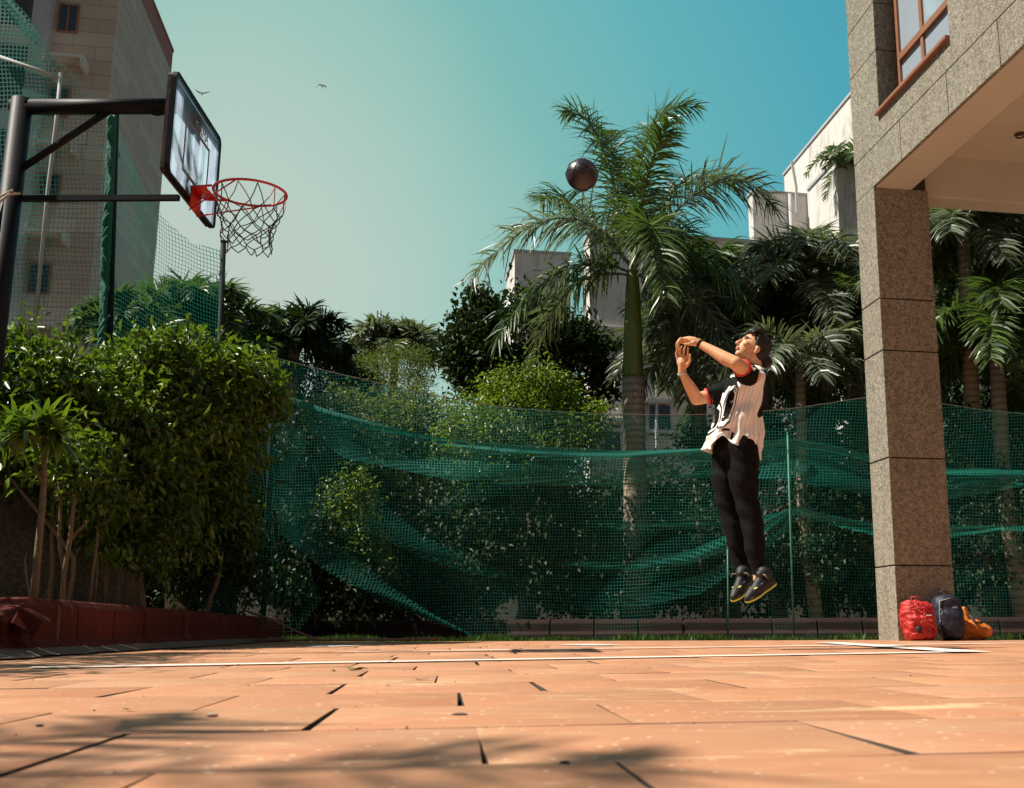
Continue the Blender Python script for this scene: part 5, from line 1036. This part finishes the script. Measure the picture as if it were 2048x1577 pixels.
# shoes
def shoe(heel, toe, upv, name, ank):
    heel = Vector(heel); toe = Vector(toe); f_ = (toe - heel).normalized(); s_ = f_.cross(upv).normalized(); u_ = s_.cross(f_).normalized(); L_ = (toe - heel).length
    P = lambda a, b_, c_: heel + f_ * a * L_ + s_ * b_ + u_ * c_
    m = MB(); m.tube([P(.12, 0, .045), P(.35, 0, .046), P(.60, 0, .036), P(.82, 0, .028), P(.94, 0, .024)], [.044, .047, .044, .038, .026], 16, rnd=True); m.tube([P(.15, 0, .05), P(.18, 0, .105)], [.042, .048], 14, rnd=True); m.ell(P(.03, 0, .085), (.018, .028, .045), (f_, s_, u_)); m.ell(P(.36, 0, .105), (.014, .026, .03), (f_, s_, u_)); m.tube([P(.22, 0, .09), P(.55, 0, .055)], [.036, .032], 12, rnd=True)
    sh = m.remesh(name, M['shoe'], .005, person, 3)
    m = MB(); m.tube([P(.36, 0, .068), P(.24, 0, .085), P(.19, 0, .11), ank], [.034, .041, .043, .037], 16, rnd=True); m.build('sock', M['trouser'], person, True)
    m = MB(); prof = [(-.03, .024), (.04, .038), (.25, .042), (.45, .040), (.68, .049), (.87, .043), (.99, .024), (1.03, .008)]; vs = []
    for z0, z1 in ((.0, .013), ):
        for a, w_ in prof: vs += [P(a, -w_, z0), P(a, w_, z0), P(a, w_, z1), P(a, -w_, z1)]
    n = len(prof); fs = [(4 * i + j, 4 * i + (j + 1) % 4, 4 * i + 4 + (j + 1) % 4, 4 * i + 4 + j) for i in range(n - 1) for j in range(4)] + [(0, 3, 2, 1), (4 * n - 4, 4 * n - 3, 4 * n - 2, 4 * n - 1)]; m.add(vs, fs); m.build('sole', M['yellow'], sh, False, .003)
    m = MB(); vs = []
    for a, w_ in prof: vs += [P(a, -w_ * .98, .0131), P(a, w_ * .98, .0131), P(a, w_ * .93, .026), P(a, -w_ * .93, .026)]
    m.add(vs, fs); m.build('midsole', M['shoe'], sh, False, .003)
    m = MB()
    for k in range(5): a = .32 + .07 * k; h_ = .104 - .010 * k; m.tube([P(a, -.030, h_ - .014), P(a + .02, 0, h_), P(a, .030, h_ - .014)], .0042, 5)
    m.tube([P(.30, -.02, .112), P(.33, -.055, .118), P(.36, -.075, .10)], .003, 5); m.tube([P(.30, .02, .112), P(.33, .055, .118), P(.36, .07, .10)], .003, 5); m.build('lace', M['lace'], sh, True)
    m = MB(); m.ell(P(.64, 0, .060), (.034, .036, .0115), (f_, s_, u_)); m.ell(P(.02, 0, .085), (.006, .018, .016), (f_, s_, u_)); m.build('lime_patch', M['yellow'], sh, True)
    for a_, b_, c_ in ((.30, 0, .118), (.46, -.036, .066), (.46, .036, .066), (.14, -.040, .050)):
        m = MB(); m.ell(P(a_, b_, c_), (.010, .010 if b_ == 0 else .003, .005), (f_, s_, u_)); m.build('blue_trim', M['blueprint'], sh, True)
shoe(Q(1545, 1170, -.06), Q(1489, 1207, -.17), Vector((-.35, -.35, .85)), 'shoe', Q(1513, 1142, -.085))
shoe(Q(1505, 1166, .10), Q(1466, 1204, -.06), Vector((-.45, -.5, .75)), 'shoe', Q(1487, 1142, .085))

# jersey
rings = [  # front px, back px, half depth, v parameter
    ((1488, 731), (1521, 733), .062), ((1484, 737), (1525, 738), .085), ((1474, 744), (1530, 746), .150), ((1462, 754), (1533, 757), .195), ((1452, 768), (1535, 772), .200), ((1444, 790), (1532, 794), .188),
    ((1438, 815), (1524, 817), .180), ((1430, 840), (1521, 838), .180), ((1421, 862), (1521, 862), .182), ((1413, 882), (1522, 888), .186), ((1408, 897), (1517, 921), .188)]
NR = 66; NT = 96
def ringv(s):
    x = s * (len(rings) - 1); i = min(int(x), len(rings) - 2); f = x - i
    A_, B_, w_ = rings[i]; A2, B2, w2 = rings[i + 1]; g = lambda p, q: (p[0] * (1 - f) + q[0] * f, p[1] * (1 - f) + q[1] * f)
    return g(A_, A2), g(B_, B2), w_ * (1 - f) + w2 * f
def jS(s, th, inset=0.0):
    """surface point; th=0 front, th=pi/2 near side, th=pi back"""
    Fp, Bp, w_ = ringv(s); Fp = Q(*Fp); Bp = Q(*Bp); c = (Fp + Bp) / 2; ax = (Fp - Bp) / 2; a = ax.length - inset; ax.normalize(); wd_ = Vector((0, -1, 0)) * (w_ - inset)
    k = max(0, s - .25) ** 1.1; fold = (.016 * math.sin(5 * th + 2.2 + 2.0 * s) + .012 * math.sin(9 * th + 1 + 5 * s) + .007 * math.sin(15 * th - 4 * s)) * k * 1.4 + .008 * math.sin(22 * s + 3 * th) * (1 if .25 < s < .9 else .2)
    cr_ = noise.noise(Vector((math.cos(th) * 2.5, math.sin(th) * 2.5, s * 9))) * .016 * min(1, s * 2)
    p = c + ax * (a + fold + cr_) * math.cos(th) + wd_ * (1 + (fold + cr_) / w_) * math.sin(th)
    if s > .8:   # side notch of the hem rises on the near side
        q = (s - .8) / .2; nt_ = math.exp(-((th - 1.15) / .30) ** 2) * .075 + math.exp(-((th - 1.75) / .5) ** 2) * .03; p.z += q * nt_; p.z -= q * .02 * math.exp(-((th - .55) / .3) ** 2)
    return p
jvs = []; juv = []
lay = [(i / NR, 0.0) for i in range(NR + 1)] + [(1 - i / NR * .35, .006) for i in range(1, 16)]
for s_, ins in lay:
    for k in range(NT): th = 2 * math.pi * k / NT; jvs.append(jS(s_, th, ins)); juv.append((k / NT, s_))
jf = []; jl = []
for i in range(len(lay) - 1):
    for k in range(NT): k2 = (k + 1) % NT; jf.append((i * NT + k, i * NT + k2, (i + 1) * NT + k2, (i + 1) * NT + k))
jme = bpy.data.meshes.new('jersey'); jme.from_pydata([tuple(v_) for v_ in jvs], [], jf); jme.update(); ul = jme.uv_layers.new(name='UVMap')
for p_ in jme.polygons:
    for li in p_.loop_indices:
        u_, v_ = juv[jme.loops[li].vertex_index]
        if p_.index % NT == NT - 1 and u_ < .1: u_ += 1
        ul.data[li].uv = (u_, v_)
b = NB('jersey_cloth'); uvn = b.n('UVMap', uv_map='UVMap').outputs[0]; sx = b.n('SeparateXYZ', Vector=uvn); U_, V_ = sx.outputs[0], sx.outputs[1]
wob = b.math('MULTIPLY', b.math('SUBTRACT', b.noise(6, 2), .5), .05)
st1 = b.math('LESS_THAN', b.math('FRACT', b.math('MULTIPLY', U_, 34)), .08)
black_back = b.math('MULTIPLY', b.math('MULTIPLY', b.math('GREATER_THAN', b.math('ADD', U_, wob), .385), b.math('LESS_THAN', U_, .62)), b.math('LESS_THAN', b.math('ADD', V_, b.math('MULTIPLY', wob, 3)), .68))
chest = b.math('MULTIPLY', b.math('MAXIMUM', b.math('LESS_THAN', b.math('ADD', U_, wob), .175), b.math('GREATER_THAN', U_, .85)), b.math('LESS_THAN', b.math('ADD', V_, b.math('MULTIPLY', wob, 2)), .47))
farsh = b.math('MULTIPLY', b.math('MULTIPLY', b.math('GREATER_THAN', U_, .6), b.math('LESS_THAN', U_, .86)), b.math('LESS_THAN', V_, .5))
coll = b.math('LESS_THAN', V_, .06)
blk = b.math('MAXIMUM', b.math('MAXIMUM', black_back, chest), b.math('MAXIMUM', farsh, coll))
colr = b.mix(st1, (.86, .80, .76, 1), (.36, .30, .29, 1)); colr = b.mix(blk, colr, (.005, .005, .0055, 1)); b.bump(b.noise(220, 2), .15, .001)
link('jersey', jme, b.fin(colr, .8, spec=.15), person, True); jersey = bpy.context.scene.objects['jersey']
def patch(name, poly, s0, s1, t0, t1, mat, lift, n=10):
    """poly in unit square (x across th, y down s) draped on the jersey"""
    bm = bmesh.new(); vs = [bm.verts.new((x, y, 0)) for x, y in poly]; f = bm.faces.new(vs); bmesh.ops.triangulate(bm, faces=[f])
    bmesh.ops.subdivide_edges(bm, edges=bm.edges[:], cuts=5, use_grid_fill=True); me_ = bpy.data.meshes.new(name)
    for v_ in bm.verts:
        s_ = s0 + (s1 - s0) * v_.co.y; th = t0 + (t1 - t0) * v_.co.x; p = jS(s_, th); q1 = jS(s_, th + .02) - p; q2 = jS(min(1, s_ + .01), th) - p; nn_ = q1.cross(q2).normalized()
        c_ = jS(s_, th, .03) - p
        if nn_.dot(c_) > 0: nn_ = -nn_
        v_.co = p + nn_ * lift
    bmesh.ops.recalc_face_normals(bm, faces=bm.faces); bm.to_mesh(me_); bm.free(); return link(name, me_, mat, jersey, True)
oc = lambda i: [(.28 + i * .5, i), (.72 - i * .5, i), (1 - i, .14 + i * .6), (1 - i, .86 - i * .6), (.72 - i * .5, 1 - i), (.28 + i * .5, 1 - i), (i, .86 - i * .6), (i, .14 + i * .6)]
for (s0, s1, t0, t1) in ((.44, .82, 1.22, .66), (.58, .86, .56, .02)):
    patch('number', oc(0), s0, s1, t0, t1, M['blackcloth'], .002); patch('number_outline', oc(.06), s0, s1, t0, t1, M['whiteprint'], .0035); patch('number', oc(.17), s0, s1, t0, t1, M['blackcloth'], .005)
for (s0, s1, t0, t1) in ((.24, .31, .95, .55), (.30, .36, .75, .35)): patch('chest_print', [(0, .2), (.3, 0), (.5, .5), (.8, .1), (1, .6), (.7, 1), (.4, .8), (.1, 1)], s0, s1, t0, t1, M['whiteprint'], .003)
patch('hem_tag', [(0, 0), (1, 0), (1, 1), (0, 1)], .84, .875, 1.25, 1.02, M['blackcloth'], .004)
patch('back_print', [(0, 0), (.3, .1), (.35, .8), (0, 1), (.1, .5)], .25, .35, 2.75, 2.95, M['whiteprint'], .003)
# sleeves
def sleeve(a, c, e_, r0, r1, wht=False):
    a, c, e_ = Vector(a), Vector(c), Vector(e_); m = MB(); m.tube([a, a.lerp(c, .35), a.lerp(c, .7), c, c - (c - a).normalized() * .03], [r0, r0 * 1.02, (r0 + r1) / 2 * 1.02, r1, r1 * .86], 24, True)
    for i, v_ in enumerate(m.v): vv = Vector(v_); m.v[i] = tuple(vv + Vector((1, 1, 1)) * .006 * noise.noise(vv * 14))
    s_ = m.build('sleeve', M['blackcloth'], jersey, True); d_ = (c - a).normalized()
    m = MB(); m.tube([c - d_ * .030, c - d_ * .016], [r1 * 1.035, r1 * 1.035], 24, True); m.tube([c - d_ * .006, c + d_ * .004], [r1 * 1.03, r1 * 1.03], 24, True); m.build('cuff', M['redtrim'], s_, True); return s_
cN = shN.lerp(elN, .62); s1_ = sleeve(Q(1496, 765, -.13), cN, elN, .078, .062)
m = MB(); q = shN.lerp(cN, .55) + Vector((.03, -.068, .012)); m.ell(q, (.007, .004, .026), (Vector((.8, .2, .5)), Vector((0, 1, 0)), Vector((-.5, 0, .8)))); m.ell(q + Vector((.012, -.002, -.008)), (.012, .004, .007)); m.ell(q + Vector((-.010, -.002, .012)), (.012, .004, .006)); m.build('sleeve_print', M['whiteprint'], s1_, True)
cF = shF.lerp(elF, .76); sleeve(Q(1490, 768, .12), cF, elF, .080, .058)
# watch and bracelet
def band(c, d_, r, wd_, mat, name):
    d_ = Vector(d_).normalized(); m = MB(); m.tube([Vector(c) - d_ * wd_ / 2, Vector(c) + d_ * wd_ / 2], r, 20); return m.build(name, mat, person, True)
band(elN.lerp(wrN, .97), wrN - elN, .0295, .018, M['blackcloth'], 'wristwatch')
m = MB(); q = elN.lerp(wrN, .97) + Vector((.0, -.01, .028)); m.box(q, (.026, .026, .008), ((wrN - elN).normalized(), Vector((0, 1, 0)), Vector((-.5, 0, .85)).normalized())); m.build('watch_face', M['yellow'], person, False, .003)
cB = elF.lerp(wrF, .98); dB = (wrF - elF).normalized(); xB = dB.orthogonal().normalized(); yB = dB.cross(xB); m = MB()
for k in range(16): a = k / 16 * 6.283; m.ell(cB + (xB * math.cos(a) + yB * math.sin(a)) * .029, (.0062,) * 3, None, 8, 6)
m.build('bracelet', M['metalgrey'], person, True)
